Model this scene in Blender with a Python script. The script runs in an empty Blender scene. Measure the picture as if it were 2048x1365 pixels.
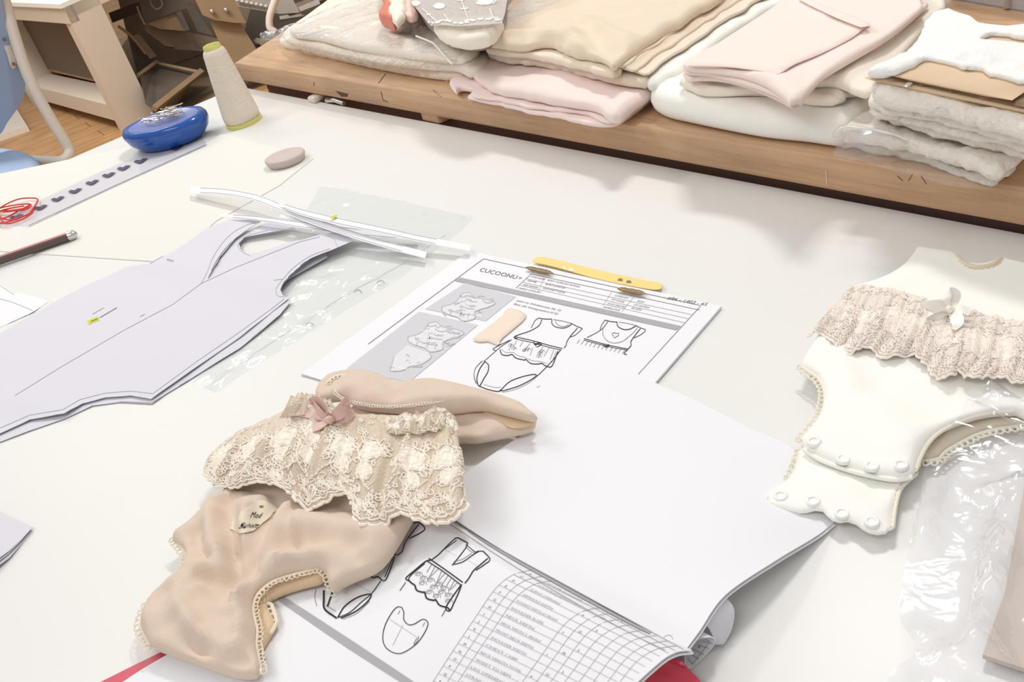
import bpy, math, random
import numpy as np
from mathutils import Vector
from mathutils.geometry import delaunay_2d_cdt
from mathutils.bvhtree import BVHTree

random.seed(7)
rng = np.random.RandomState(11)
sc = bpy.context.scene
COL = sc.collection

# ------------------------------------------------------------------ camera
FOC = 1859.6
PITCH, ROLL = math.radians(32.376), math.radians(-16.9)
ZT = 0.75                       # white table top
HB = ZT + 0.046                 # wooden board top
CAM = np.array([0, 0, ZT + 0.41519])
_a = math.pi / 2 - PITCH
Rx = np.array([[1, 0, 0], [0, math.cos(_a), -math.sin(_a)], [0, math.sin(_a), math.cos(_a)]])
Rz = np.array([[math.cos(ROLL), -math.sin(ROLL), 0], [math.sin(ROLL), math.cos(ROLL), 0], [0, 0, 1]])
RC = Rx @ Rz


def P(x, y, z=ZT):
    """world point seen at photo pixel (x, y) at world height z"""
    d = RC @ np.array([(x - 1024) / FOC, (682.5 - y) / FOC, -1.0])
    return CAM + (z - CAM[2]) / d[2] * d


def PP(pts, z=ZT):
    return np.array([P(p[0], p[1], z) for p in pts])


cam_d = bpy.data.cameras.new('camera')
cam = bpy.data.objects.new('camera', cam_d)
COL.objects.link(cam)
cam_d.sensor_width = 36
cam_d.lens = FOC * 36 / 2048
cam_d.clip_start = 0.02
M = np.eye(4)
M[:3, :3] = RC
M[:3, 3] = CAM
from mathutils import Matrix
cam.matrix_world = Matrix(M.tolist())
sc.camera = cam


# ------------------------------------------------------------------ materials
def lin(c):
    return tuple(((v / 255) / 12.92 if v / 255 <= 0.04045 else ((v / 255 + 0.055) / 1.055) ** 2.4) for v in c) + (1,)


MATS = {}


def mat(name, rgb, rough=0.6, metal=0.0, bump=0.0, bscale=400, spec=0.5, var=0.0, vscale=30, sheen=0.0, sub=0.0,
        stretch=None, bump2=0.0, b2scale=60, trans=0.0):
    m = bpy.data.materials.new(name)
    m.use_nodes = True
    nt = m.node_tree
    b = nt.nodes['Principled BSDF']
    b.inputs['Base Color'].default_value = lin(rgb)
    b.inputs['Roughness'].default_value = rough
    b.inputs['Metallic'].default_value = metal
    b.inputs['Specular IOR Level'].default_value = spec
    if sheen:
        b.inputs['Sheen Weight'].default_value = sheen
    if sub:
        b.inputs['Subsurface Weight'].default_value = sub
        b.inputs['Subsurface Radius'].default_value = (0.01, 0.006, 0.004)
    tc = nt.nodes.new('ShaderNodeTexCoord')
    mp = nt.nodes.new('ShaderNodeMapping')
    nt.links.new(tc.outputs['Object'], mp.inputs[0])
    if stretch:
        mp.inputs['Rotation'].default_value = stretch[1]
        mp.inputs['Scale'].default_value = stretch[0]
    if var:
        n = nt.nodes.new('ShaderNodeTexNoise')
        n.inputs['Scale'].default_value = vscale
        n.inputs['Detail'].default_value = 5
        nt.links.new(mp.outputs[0], n.inputs['Vector'])
        r = nt.nodes.new('ShaderNodeMapRange')
        r.inputs['From Min'].default_value = 0.3
        r.inputs['From Max'].default_value = 0.7
        r.inputs['To Min'].default_value = 1 - var
        r.inputs['To Max'].default_value = 1 + var * 0.3
        nt.links.new(n.outputs['Fac'], r.inputs['Value'])
        mx = nt.nodes.new('ShaderNodeVectorMath')
        mx.operation = 'SCALE'
        mx.inputs[0].default_value = lin(rgb)[:3]
        nt.links.new(r.outputs[0], mx.inputs['Scale'])
        nt.links.new(mx.outputs[0], b.inputs['Base Color'])
    last = None
    for st, scl in ((bump, bscale), (bump2, b2scale)):
        if not st:
            continue
        n = nt.nodes.new('ShaderNodeTexNoise')
        n.inputs['Scale'].default_value = scl
        n.inputs['Detail'].default_value = 3
        nt.links.new(mp.outputs[0], n.inputs['Vector'])
        bp = nt.nodes.new('ShaderNodeBump')
        bp.inputs['Strength'].default_value = st
        bp.inputs['Distance'].default_value = 0.002
        nt.links.new(n.outputs['Fac'], bp.inputs['Height'])
        if last:
            nt.links.new(last.outputs[0], bp.inputs['Normal'])
        last = bp
    if last:
        nt.links.new(last.outputs[0], b.inputs['Normal'])
    if trans:   # thin cloth or paper: some light passes through
        out = nt.nodes['Material Output']
        tl = nt.nodes.new('ShaderNodeBsdfTranslucent')
        tl.inputs[0].default_value = lin(rgb)
        ms = nt.nodes.new('ShaderNodeMixShader')
        ms.inputs[0].default_value = trans
        nt.links.new(b.outputs[0], ms.inputs[1])
        nt.links.new(tl.outputs[0], ms.inputs[2])
        nt.links.new(ms.outputs[0], out.inputs[0])
    MATS[name] = m
    return m


def plastic_mat(name, tint=(250, 250, 255), base=0.05, edge=0.9, rough=0.06, bump=0.0, bscale=60, milky=0.0):
    m = bpy.data.materials.new(name)
    m.use_nodes = True
    nt = m.node_tree
    nt.nodes.remove(nt.nodes['Principled BSDF'])
    out = nt.nodes['Material Output']
    t = nt.nodes.new('ShaderNodeBsdfTransparent')
    t.inputs[0].default_value = lin(tint)
    g = nt.nodes.new('ShaderNodeBsdfGlossy')
    g.inputs['Roughness'].default_value = rough
    g.inputs[0].default_value = (1, 1, 1, 1)
    lw = nt.nodes.new('ShaderNodeLayerWeight')
    lw.inputs[0].default_value = 0.35
    mr = nt.nodes.new('ShaderNodeMapRange')
    mr.inputs['To Min'].default_value = base
    mr.inputs['To Max'].default_value = edge
    nt.links.new(lw.outputs['Facing'], mr.inputs['Value'])
    mx = nt.nodes.new('ShaderNodeMixShader')
    nt.links.new(mr.outputs[0], mx.inputs[0])
    nt.links.new(t.outputs[0], mx.inputs[1])
    nt.links.new(g.outputs[0], mx.inputs[2])
    last = mx
    if milky:
        d = nt.nodes.new('ShaderNodeBsdfDiffuse')
        d.inputs[0].default_value = (0.9, 0.9, 0.92, 1)
        m2 = nt.nodes.new('ShaderNodeMixShader')
        m2.inputs[0].default_value = milky
        nt.links.new(mx.outputs[0], m2.inputs[1])
        nt.links.new(d.outputs[0], m2.inputs[2])
        last = m2
    if bump:
        tc = nt.nodes.new('ShaderNodeTexCoord')
        n = nt.nodes.new('ShaderNodeTexNoise')
        n.inputs['Scale'].default_value = bscale
        n.inputs['Detail'].default_value = 2
        n.inputs['Distortion'].default_value = 1.5
        nt.links.new(tc.outputs['Object'], n.inputs['Vector'])
        bp = nt.nodes.new('ShaderNodeBump')
        bp.inputs['Strength'].default_value = bump
        bp.inputs['Distance'].default_value = 0.004
        nt.links.new(n.outputs['Fac'], bp.inputs['Height'])
        nt.links.new(bp.outputs[0], g.inputs['Normal'])
        nt.links.new(bp.outputs[0], lw.inputs['Normal'])
    nt.links.new(last.outputs[0], out.inputs[0])
    MATS[name] = m
    return m


def net_mat(name, rgb, hole=0.5, scale=700, cell=None):
    """fine tulle: real see-through between threads"""
    m = bpy.data.materials.new(name)
    m.use_nodes = True
    nt = m.node_tree
    b = nt.nodes['Principled BSDF']
    out = nt.nodes['Material Output']
    b.inputs['Base Color'].default_value = lin(rgb)
    b.inputs['Roughness'].default_value = 0.8
    t = nt.nodes.new('ShaderNodeBsdfTransparent')
    mx = nt.nodes.new('ShaderNodeMixShader')
    tc = nt.nodes.new('ShaderNodeTexCoord')
    v = nt.nodes.new('ShaderNodeTexVoronoi')
    v.feature = 'DISTANCE_TO_EDGE'
    v.inputs['Scale'].default_value = scale
    nt.links.new(tc.outputs['Object'], v.inputs['Vector'])
    r = nt.nodes.new('ShaderNodeMapRange')
    r.inputs['From Min'].default_value = 0.05
    r.inputs['From Max'].default_value = 0.12
    r.inputs['To Min'].default_value = 0.95
    r.inputs['To Max'].default_value = 1 - hole
    nt.links.new(v.outputs['Distance'], r.inputs['Value'])
    nt.links.new(r.outputs[0], mx.inputs[0])
    nt.links.new(t.outputs[0], mx.inputs[1])
    nt.links.new(b.outputs[0], mx.inputs[2])
    nt.links.new(mx.outputs[0], out.inputs[0])
    MATS[name] = m
    return m


def wood_mat(name, c1, c2, rotz, scale=(2.2, 60, 60), rough=0.55, planks=None, dark=0.35):
    m = bpy.data.materials.new(name)
    m.use_nodes = True
    nt = m.node_tree
    b = nt.nodes['Principled BSDF']
    b.inputs['Roughness'].default_value = rough
    b.inputs['Specular IOR Level'].default_value = 0.35
    tc = nt.nodes.new('ShaderNodeTexCoord')
    mp = nt.nodes.new('ShaderNodeMapping')
    mp.vector_type = 'POINT'
    mp.inputs['Rotation'].default_value = (0, 0, rotz)
    nt.links.new(tc.outputs['Object'], mp.inputs[0])
    sc2 = nt.nodes.new('ShaderNodeVectorMath')
    sc2.operation = 'MULTIPLY'
    sc2.inputs[1].default_value = scale
    nt.links.new(mp.outputs[0], sc2.inputs[0])
    n = nt.nodes.new('ShaderNodeTexNoise')
    n.inputs['Scale'].default_value = 1
    n.inputs['Detail'].default_value = 8
    n.inputs['Roughness'].default_value = 0.65
    n.inputs['Distortion'].default_value = 0.6
    nt.links.new(sc2.outputs[0], n.inputs['Vector'])
    cr = nt.nodes.new('ShaderNodeValToRGB')
    cr.color_ramp.elements[0].position = 0.32
    cr.color_ramp.elements[0].color = lin(c2)
    cr.color_ramp.elements[1].position = 0.68
    cr.color_ramp.elements[1].color = lin(c1)
    nt.links.new(n.outputs['Fac'], cr.inputs[0])
    # worn patches
    n2 = nt.nodes.new('ShaderNodeTexNoise')
    n2.inputs['Scale'].default_value = 6
    n2.inputs['Detail'].default_value = 6
    nt.links.new(mp.outputs[0], n2.inputs['Vector'])
    r = nt.nodes.new('ShaderNodeMapRange')
    r.inputs['From Min'].default_value = 0.35
    r.inputs['From Max'].default_value = 0.65
    r.inputs['To Min'].default_value = 1 - dark
    r.inputs['To Max'].default_value = 1.08
    nt.links.new(n2.outputs['Fac'], r.inputs['Value'])
    mx = nt.nodes.new('ShaderNodeVectorMath')
    mx.operation = 'SCALE'
    nt.links.new(cr.outputs[0], mx.inputs[0])
    nt.links.new(r.outputs[0], mx.inputs['Scale'])
    last = mx
    if planks:
        br = nt.nodes.new('ShaderNodeTexBrick')
        br.inputs['Scale'].default_value = 1
        br.inputs['Brick Width'].default_value = planks[0]
        br.inputs['Row Height'].default_value = planks[1]
        br.inputs['Mortar Size'].default_value = 0.003
        br.inputs['Color1'].default_value = (1, 1, 1, 1)
        br.inputs['Color2'].default_value = (0.85, 0.82, 0.8, 1)
        br.inputs['Mortar'].default_value = (0.45, 0.35, 0.3, 1)
        nt.links.new(mp.outputs[0], br.inputs['Vector'])
        mm = nt.nodes.new('ShaderNodeVectorMath')
        mm.operation = 'MULTIPLY'
        nt.links.new(mx.outputs[0], mm.inputs[0])
        nt.links.new(br.outputs['Color'], mm.inputs[1])
        last = mm
    nt.links.new(last.outputs[0], b.inputs['Base Color'])
    bp = nt.nodes.new('ShaderNodeBump')
    bp.inputs['Strength'].default_value = 0.25
    bp.inputs['Distance'].default_value = 0.002
    nt.links.new(n.outputs['Fac'], bp.inputs['Height'])
    nt.links.new(bp.outputs[0], b.inputs['Normal'])
    MATS[name] = m
    return m


# ------------------------------------------------------------------ object helpers
def link(name, verts, faces, mats, parent=None, idx=None, smooth=True):
    me = bpy.data.meshes.new(name)
    me.from_pydata([tuple(map(float, v)) for v in verts], [], [tuple(int(i) for i in f) for f in faces])
    if not isinstance(mats, (list, tuple)):
        mats = [mats]
    for m in mats:
        me.materials.append(MATS[m] if isinstance(m, str) else m)
    if idx is not None:
        me.polygons.foreach_set('material_index', np.array(idx, dtype=np.int32))
    if smooth:
        me.polygons.foreach_set('use_smooth', np.ones(len(me.polygons), dtype=bool))
    me.update()
    if smooth: me.set_sharp_from_angle(angle=math.radians(62))
    o = bpy.data.objects.new(name, me)
    COL.objects.link(o)
    if parent is not None:
        o.parent = parent
        o.matrix_parent_inverse = Matrix.Translation(parent.location).inverted() if parent.type == 'EMPTY' else Matrix()
    return o


def tag(o, label=None, cat=None, group=None, kind=None):
    if label: o['label'] = label
    if cat: o['category'] = cat
    if group: o['group'] = group
    if kind: o['kind'] = kind
    return o


def thing(name, label, cat, loc, group=None):
    o = bpy.data.objects.new(name, None)
    COL.objects.link(o)
    o.location = tuple(map(float, loc))
    o.empty_display_size = 0.03
    return tag(o, label, cat, group)


class MB:
    """mesh collector"""
    def __init__(s):
        s.v, s.f, s.i = [], [], []

    def add(s, v, f, k=0):
        n = len(s.v)
        s.v += [tuple(map(float, p)) for p in v]
        s.f += [tuple(int(j) + n for j in q) for q in f]
        s.i += [k] * len(f)
        return s

    def build(s, name, mats, parent=None, smooth=True):
        return link(name, s.v, s.f, mats, parent, s.i, smooth)

    def box(s, c, size, rot=0.0, k=0, bev=0.0):
        ca, sa = math.cos(rot), math.sin(rot)
        hx, hy, hz = [q / 2 for q in size]
        if bev <= 0:
            pts = [(x, y, z) for z in (-hz, hz) for x, y in ((-hx, -hy), (hx, -hy), (hx, hy), (-hx, hy))]
            fs = [(3, 2, 1, 0), (4, 5, 6, 7), (0, 1, 5, 4), (1, 2, 6, 5), (2, 3, 7, 6), (3, 0, 4, 7)]
        else:
            pts, fs = [], []
            lv = [(-hz, bev), (-hz + bev, 0), (hz - bev, 0), (hz, bev)]
            for z, ins in lv:
                x, y = hx - ins, hy - ins
                e = bev * 0.7
                pts += [(-x + e, -y, z), (x - e, -y, z), (x, -y + e, z), (x, y - e, z), (x - e, y, z), (-x + e, y, z), (-x, y - e, z), (-x, -y + e, z)]
            for l in range(3):
                for q in range(8):
                    a, b = l * 8 + q, l * 8 + (q + 1) % 8
                    fs.append((a, b, b + 8, a + 8))
            fs += [tuple(range(7, -1, -1)), tuple(range(24, 32))]
        s.add([(c[0] + x * ca - y * sa, c[1] + x * sa + y * ca, c[2] + z) for x, y, z in pts], fs, k)
        return s

    def prism(s, pts, z0, z1, k=0):
        """pts: world xy polygon"""
        n = len(pts)
        ar = sum(pts[i][0] * pts[(i + 1) % n][1] - pts[(i + 1) % n][0] * pts[i][1] for i in range(n))
        if ar < 0: pts = pts[::-1]
        v = [(p[0], p[1], z0) for p in pts] + [(p[0], p[1], z1) for p in pts]
        f = [tuple(range(n - 1, -1, -1)), tuple(range(n, 2 * n))]
        f += [(i, (i + 1) % n, n + (i + 1) % n, n + i) for i in range(n)]
        s.add(v, f, k)
        return s

    def tube(s, pts, r, k=0, n=8, closed=False, cap=True, flat=1.0):
        pts = np.array(pts, float)
        N = len(pts)
        rr = np.ones(N) * r if np.isscalar(r) else np.array(r)
        if closed:
            t = np.roll(pts, -1, 0) - np.roll(pts, 1, 0)
        else:
            t = np.gradient(pts, axis=0)
        t /= (np.linalg.norm(t, axis=1)[:, None] + 1e-12)
        up = np.array([0, 0, 1.0])
        v, f = [], []
        for i in range(N):
            a = np.cross(t[i], up)
            if np.linalg.norm(a) < 1e-3: a = np.cross(t[i], np.array([0, 1.0, 0]))
            a /= np.linalg.norm(a)
            b = np.cross(a, t[i])
            for j in range(n):
                q = 2 * math.pi * j / n
                v.append(pts[i] + rr[i] * (math.cos(q) * a + math.sin(q) * b * flat))
        m = N if closed else N - 1
        for i in range(m):
            for j in range(n):
                A, B = i * n + j, i * n + (j + 1) % n
                C, D = ((i + 1) % N) * n + (j + 1) % n, ((i + 1) % N) * n + j
                f.append((A, B, C, D))
        if cap and not closed:
            f.append(tuple(range(n - 1, -1, -1)))
            f.append(tuple((N - 1) * n + j for j in range(n)))
        s.add(v, f, k)
        return s

    def lathe(s, c, prof, n=32, axis=None, k=0, sx=1, sy=1, rot=0):
        """prof: (r, z) list"""
        v, f = [], []
        for r, z in prof:
            for j in range(n):
                q = 2 * math.pi * j / n
                x, y = r * math.cos(q) * sx, r * math.sin(q) * sy
                v.append((c[0] + x * math.cos(rot) - y * math.sin(rot), c[1] + x * math.sin(rot) + y * math.cos(rot), c[2] + z))
        for i in range(len(prof) - 1):
            for j in range(n):
                f.append((i * n + j, i * n + (j + 1) % n, (i + 1) * n + (j + 1) % n, (i + 1) * n + j))
        s.add(v, f, k)
        return s


def catmull(pts, sub=6, closed=False):
    pts = np.array(pts, float)
    n = len(pts)
    if n < 3: sub_t = np.linspace(0, 1, sub + 1)[:, None]; return pts[0] * (1 - sub_t) + pts[-1] * sub_t if n == 2 else pts
    out = []
    m = n if closed else n - 1
    for i in range(m):
        if closed:
            p0, p1, p2, p3 = pts[(i - 1) % n], pts[i], pts[(i + 1) % n], pts[(i + 2) % n]
        else:
            p1, p2 = pts[i], pts[i + 1]
            p0 = pts[i - 1] if i > 0 else 2 * p1 - p2
            p3 = pts[i + 2] if i + 2 < n else 2 * p2 - p1
        for j in range(sub):
            t = j / sub
            out.append(0.5 * ((2 * p1) + (-p0 + p2) * t + (2 * p0 - 5 * p1 + 4 * p2 - p3) * t * t + (-p0 + 3 * p1 - 3 * p2 + p3) * t ** 3))
    if not closed: out.append(pts[-1])
    return np.array(out)


def resample(pts, n, closed=False):
    pts = np.array(pts, float)
    if closed: pts = np.vstack([pts, pts[:1]])
    d = np.r_[0, np.cumsum(np.linalg.norm(np.diff(pts, axis=0), axis=1))]
    t = np.linspace(0, d[-1], n + 1 if closed else n)
    if closed: t = t[:-1]
    return np.array([np.interp(t, d, pts[:, k]) for k in range(pts.shape[1])]).T


def seg_dist(p, poly, closed):
    """p (N,2), poly (M,2): min distance and signed side"""
    a = poly if closed else poly[:-1]
    b = np.roll(poly, -1, 0) if closed else poly[1:]
    best = np.full(len(p), 1e9)
    side = np.zeros(len(p))
    for i in range(len(a)):
        ab = b[i] - a[i]
        L = (ab ** 2).sum() + 1e-18
        t = np.clip(((p - a[i]) @ ab) / L, 0, 1)
        q = a[i] + t[:, None] * ab
        d = np.hypot(p[:, 0] - q[:, 0], p[:, 1] - q[:, 1])
        m = d < best
        best[m] = d[m]
        cr = ab[0] * (p[:, 1] - a[i][1]) - ab[1] * (p[:, 0] - a[i][0])
        side[m] = np.sign(cr)[m]
    return best, side


def inside(p, poly):
    c = np.zeros(len(p), bool)
    n = len(poly)
    for i in range(n):
        x1, y1 = poly[i]
        x2, y2 = poly[(i + 1) % n]
        if y1 == y2: continue
        m = ((y1 > p[:, 1]) != (y2 > p[:, 1])) & (p[:, 0] < (x2 - x1) * (p[:, 1] - y1) / (y2 - y1) + x1)
        c ^= m
    return c


_nz = {}


def vnoise(x, y, scale, seed=0):
    """smooth value noise in -1..1"""
    if seed not in _nz: _nz[seed] = np.random.RandomState(seed).rand(64, 64) * 2 - 1
    g = _nz[seed]
    X, Y = x / scale, y / scale
    xi, yi = np.floor(X).astype(int), np.floor(Y).astype(int)
    fx, fy = X - xi, Y - yi
    fx, fy = fx * fx * (3 - 2 * fx), fy * fy * (3 - 2 * fy)
    a, b = g[xi % 64, yi % 64], g[(xi + 1) % 64, yi % 64]
    c, d = g[xi % 64, (yi + 1) % 64], g[(xi + 1) % 64, (yi + 1) % 64]
    return a * (1 - fx) * (1 - fy) + b * fx * (1 - fy) + c * (1 - fx) * fy + d * fx * fy


def sstep(x):
    x = np.clip(x, 0, 1)
    return x * x * (3 - 2 * x)


def dispf(xy, disp, zref):
    h = np.zeros(len(xy))
    for d in disp:
        k = d[0]
        if k == 'r':                      # ridge or valley along a line
            pl = catmull(PP(d[1], zref)[:, :2], 4)
            dd, _ = seg_dist(xy, pl, False)
            h += d[3] * np.exp(-(dd / d[2]) ** 2)
        elif k == 's':                    # step that fades with distance; side = left in photo walking the line
            pl = catmull(PP(d[1], zref)[:, :2], 4)
            dd, sg = seg_dist(xy, pl, False)
            sd = dd * sg
            h += d[3] * sstep(sd / d[2] * 0.5 + 0.5) * np.exp(-np.maximum(sd, 0) / d[4]) * np.where(sd > 0, 1, np.exp(-(dd / d[2]) ** 2))
        elif k == 'b':
            c = P(d[1][0], d[1][1], zref)[:2]
            dd = np.hypot(xy[:, 0] - c[0], xy[:, 1] - c[1])
            h += d[3] * np.exp(-(dd / d[2]) ** 2)
        elif k == 'n':                    # noise amplitude, scale
            h += d[1] * vnoise(xy[:, 0], xy[:, 1], d[2], d[3] if len(d) > 3 else 1)
        elif k == 'g':                    # linear gradient between two points
            a, b = P(*d[1], zref)[:2], P(*d[2], zref)[:2]
            t = ((xy - a) @ (b - a)) / ((b - a) @ (b - a))
            h += d[3] * sstep(t)
    return h


def region(poly, step, insets=()):
    """triangulate polygon (world xy)"""
    per = np.linalg.norm(poly - np.roll(poly, -1, 0), axis=1).sum()
    b = poly
    pts = [b]
    lo, hi = b.min(0), b.max(0)
    tang = np.roll(b, -1, 0) - np.roll(b, 1, 0)
    tang /= np.linalg.norm(tang, axis=1)[:, None] + 1e-12
    ar = (b[:, 0] * np.roll(b[:, 1], -1) - np.roll(b[:, 0], -1) * b[:, 1]).sum()
    nrm = np.stack([-tang[:, 1], tang[:, 0]], 1) * (1 if ar > 0 else -1)
    for q in insets:
        c = b + nrm * q
        d, _ = seg_dist(c, b, True)
        c = c[(d > q * 0.92) & inside(c, b)]
        if len(c): pts.append(c)
    gx = np.arange(lo[0], hi[0], step)
    gy = np.arange(lo[1], hi[1], step * 0.866)
    X, Y = np.meshgrid(gx, gy)
    X[1::2] += step / 2
    g = np.stack([X.ravel(), Y.ravel()], 1)
    g = g[inside(g, b)]
    if len(g):
        d, _ = seg_dist(g, b, True)
        g = g[d > (max(insets) if insets else 0) + step * 0.5]
        pts.append(g)
    allp = np.vstack(pts)
    off = allp.mean(0)
    vs, es, fs, *_ = delaunay_2d_cdt([Vector(p - off) for p in allp], [], [list(range(len(b)))], 1, 1e-7)
    v = np.array([tuple(p) for p in vs]) + off
    tr = []
    for f in fs:
        f = list(f)
        a = sum(v[f[i]][0] * v[f[(i + 1) % len(f)]][1] - v[f[(i + 1) % len(f)]][0] * v[f[i]][1] for i in range(len(f)))
        tr.append(f if a > 0 else f[::-1])
    return v, tr


def outline(px, z, smooth=True, ds=0.004, sub=5, zf=None):
    w = PP(px, z)[:, :2]
    if zf is not None:
        for _ in range(4):
            h = zf(w)
            w = np.array([P(p[0], p[1], z + k)[:2] for p, k in zip(px, h)])
    if smooth: w = catmull(w, sub, True)
    per = np.linalg.norm(w - np.roll(w, -1, 0), axis=1).sum()
    n = max(8, int(per / ds))
    if smooth: return resample(w, n, True)
    # keep corners
    out = []
    for i in range(len(w)):
        a, b = w[i], w[(i + 1) % len(w)]
        k = max(1, int(np.linalg.norm(b - a) / ds))
        for j in range(k): out.append(a + (b - a) * j / k)
    return np.array(out)


def cloth(name, px, z, H, mt, parent=None, step=0.006, disp=(), smooth=True, r=None, fade=None, edge=0.5, wob=0.0,
          ds=None, zref=None, wobs=0.012, lift=()):
    """folded or lying cloth: closed pillow-edged solid.  px = outline in the photo at its edge height"""
    zr = z + H * 0.5 if zref is None else zref
    b = outline(px, zr, smooth, ds or step, zf=(lambda w: dispf(w, lift, z)) if lift else None)
    if wob:
        tang = np.roll(b, -1, 0) - np.roll(b, 1, 0)
        tang /= np.linalg.norm(tang, axis=1)[:, None] + 1e-12
        nrm = np.stack([-tang[:, 1], tang[:, 0]], 1)
        b = b + nrm * (wob * vnoise(b[:, 0], b[:, 1], wobs, 5))[:, None]
    r = r if r is not None else H * 0.5
    ins = [r * q for q in (0.12, 0.35, 0.7, 1.1)] if r > 0.0015 else [max(r, 0.001)]
    v, tr = region(b, step, ins)
    d, _ = seg_dist(v, b, True)
    pr = np.sqrt(np.clip(1 - (1 - np.clip(d / r, 0, 1)) ** 2, 0, 1))
    fd = sstep(d / (fade or max(r * 1.5, 0.004)))
    dz = dispf(v, disp, z + H) * fd
    top = z + H * edge + H * (1 - edge) * pr + dz
    bot = z + H * edge - H * edge * pr
    top = np.maximum(top, bot + 0.0002 * (d > 1e-6))
    if lift:
        lz = dispf(v, lift, z)
        top, bot = top + lz, bot + lz
    n = len(v)
    V = np.vstack([np.c_[v, top], np.c_[v, bot]])
    bd = d < 1e-6
    mp = np.arange(2 * n)
    mp[n:][bd] = np.arange(n)[bd]
    F = [tuple(t) for t in tr] + [tuple(mp[n + i] for i in t[::-1]) for t in tr]
    F = [f for f in F if len(set(f)) == len(f)]
    return link(name, V, F, mt, parent)


def sheet(name, px, z, mt, parent=None, step=0.01, disp=(), smooth=False, t=0.0004, lift=None, zref=None, ds=None, wob=0, edgedisp=True):
    """paper: thin solid following a height function"""
    b = outline(px, z if zref is None else zref, smooth, ds or step, zf=(lambda w: np.maximum(dispf(w, disp, z), 0)) if disp else None)
    if wob:
        b = b + wob * np.stack([vnoise(b[:, 0], b[:, 1], 0.01, 8), vnoise(b[:, 0], b[:, 1], 0.01, 9)], 1)
    v, tr = region(b, step, [])
    d, _ = seg_dist(v, b, True)
    h = np.maximum(dispf(v, disp, z), 0)
    n = len(v)
    V = np.vstack([np.c_[v, z + h + t], np.c_[v, z + h]])
    F = [tuple(q) for q in tr] + [tuple(n + i for i in q[::-1]) for q in tr]
    cnt = {}
    for q in tr:
        for i in range(len(q)):
            e = (q[i], q[(i + 1) % len(q)])
            cnt[e] = 1
    for (a, c) in list(cnt):
        if (c, a) not in cnt: F.append((c, a, n + a, n + c))
    return link(name, V, F, mt, parent, smooth=False) if t > 0.002 else link(name, V, F, mt, parent)


def grid_eval(rows, nu, nv, smooth=True):
    """rows: list of rows; each row list of (px, py, z_above_ZT) -> (nv,nu,3) world grid"""
    R = []
    for row in rows:
        w = np.array([P(p[0], p[1], ZT + p[2]) for p in row])
        w = catmull(w, 8) if smooth and len(w) > 2 else w
        R.append(resample(w, nu))
    R = np.array(R)
    out = []
    for j in range(nu):
        c = R[:, j]
        c = catmull(c, 8) if len(c) > 2 and smooth else c
        out.append(resample(c, nv))
    return np.array(out).transpose(1, 0, 2)


def grid_normals(G):
    du = np.gradient(G, axis=1)
    dv = np.gradient(G, axis=0)
    n = np.cross(du, dv)
    n /= np.linalg.norm(n, axis=2)[..., None] + 1e-12
    if n[..., 2].mean() < 0: n = -n
    return n


def grid_mesh(G, t=0.0006):
    """thin solid from a grid"""
    nv, nu = G.shape[:2]
    N = grid_normals(G)
    A = (G + N * t / 2).reshape(-1, 3)
    B = (G - N * t / 2).reshape(-1, 3)
    V = np.vstack([A, B])
    n = nv * nu
    F = []
    flip = np.cross(G[0, 1] - G[0, 0], G[1, 0] - G[0, 0]) @ N[0, 0] < 0
    for i in range(nv - 1):
        for j in range(nu - 1):
            q = (i * nu + j, i * nu + j + 1, (i + 1) * nu + j + 1, (i + 1) * nu + j)
            if flip: q = q[::-1]
            F.append(q)
            F.append(tuple(n + k for k in q[::-1]))
    ring = [j for j in range(nu)] + [i * nu + nu - 1 for i in range(1, nv)] + [(nv - 1) * nu + j for j in range(nu - 2, -1, -1)] + [i * nu for i in range(nv - 2, 0, -1)]
    for a, b in zip(ring, ring[1:] + ring[:1]):
        q = (b, a, n + a, n + b)
        F.append(q[::-1] if flip else q)
    return V, F


def loft(name, rows, nu, nv, mt, parent=None, t=0.0006, fn=None, smooth=True):
    G = grid_eval(rows, nu, nv, smooth)
    if fn is not None: G = fn(G)
    V, F = grid_mesh(G, t)
    o = link(name, V, F, mt, parent)
    return o, G


# ------------------------------------------------------------------ drawing on surfaces
class Surf:
    def __init__(s, *objs):
        v, f = [], []
        for o in objs:
            n = len(v)
            v += [p.co.copy() for p in o.data.vertices]
            f += [tuple(i + n for i in q.vertices) for q in o.data.polygons]
        s.b = BVHTree.FromPolygons(v, f)
        s.c = Vector(CAM)

    def hit(s, x, y):
        d = Vector(RC @ np.array([(x - 1024) / FOC, (682.5 - y) / FOC, -1.0])).normalized()
        loc, nor, i, di = s.b.ray_cast(s.c, d)
        if loc is None: return None, None
        if nor.dot(d) > 0: nor = -nor
        return np.array(loc), np.array(nor)


def densify(pts, seg=7):
    out = [pts[0]]
    for a, b in zip(pts[:-1], pts[1:]):
        L = math.hypot(b[0] - a[0], b[1] - a[1])
        k = max(1, int(L / seg))
        for j in range(1, k + 1): out.append((a[0] + (b[0] - a[0]) * j / k, a[1] + (b[1] - a[1]) * j / k))
    return out


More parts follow.
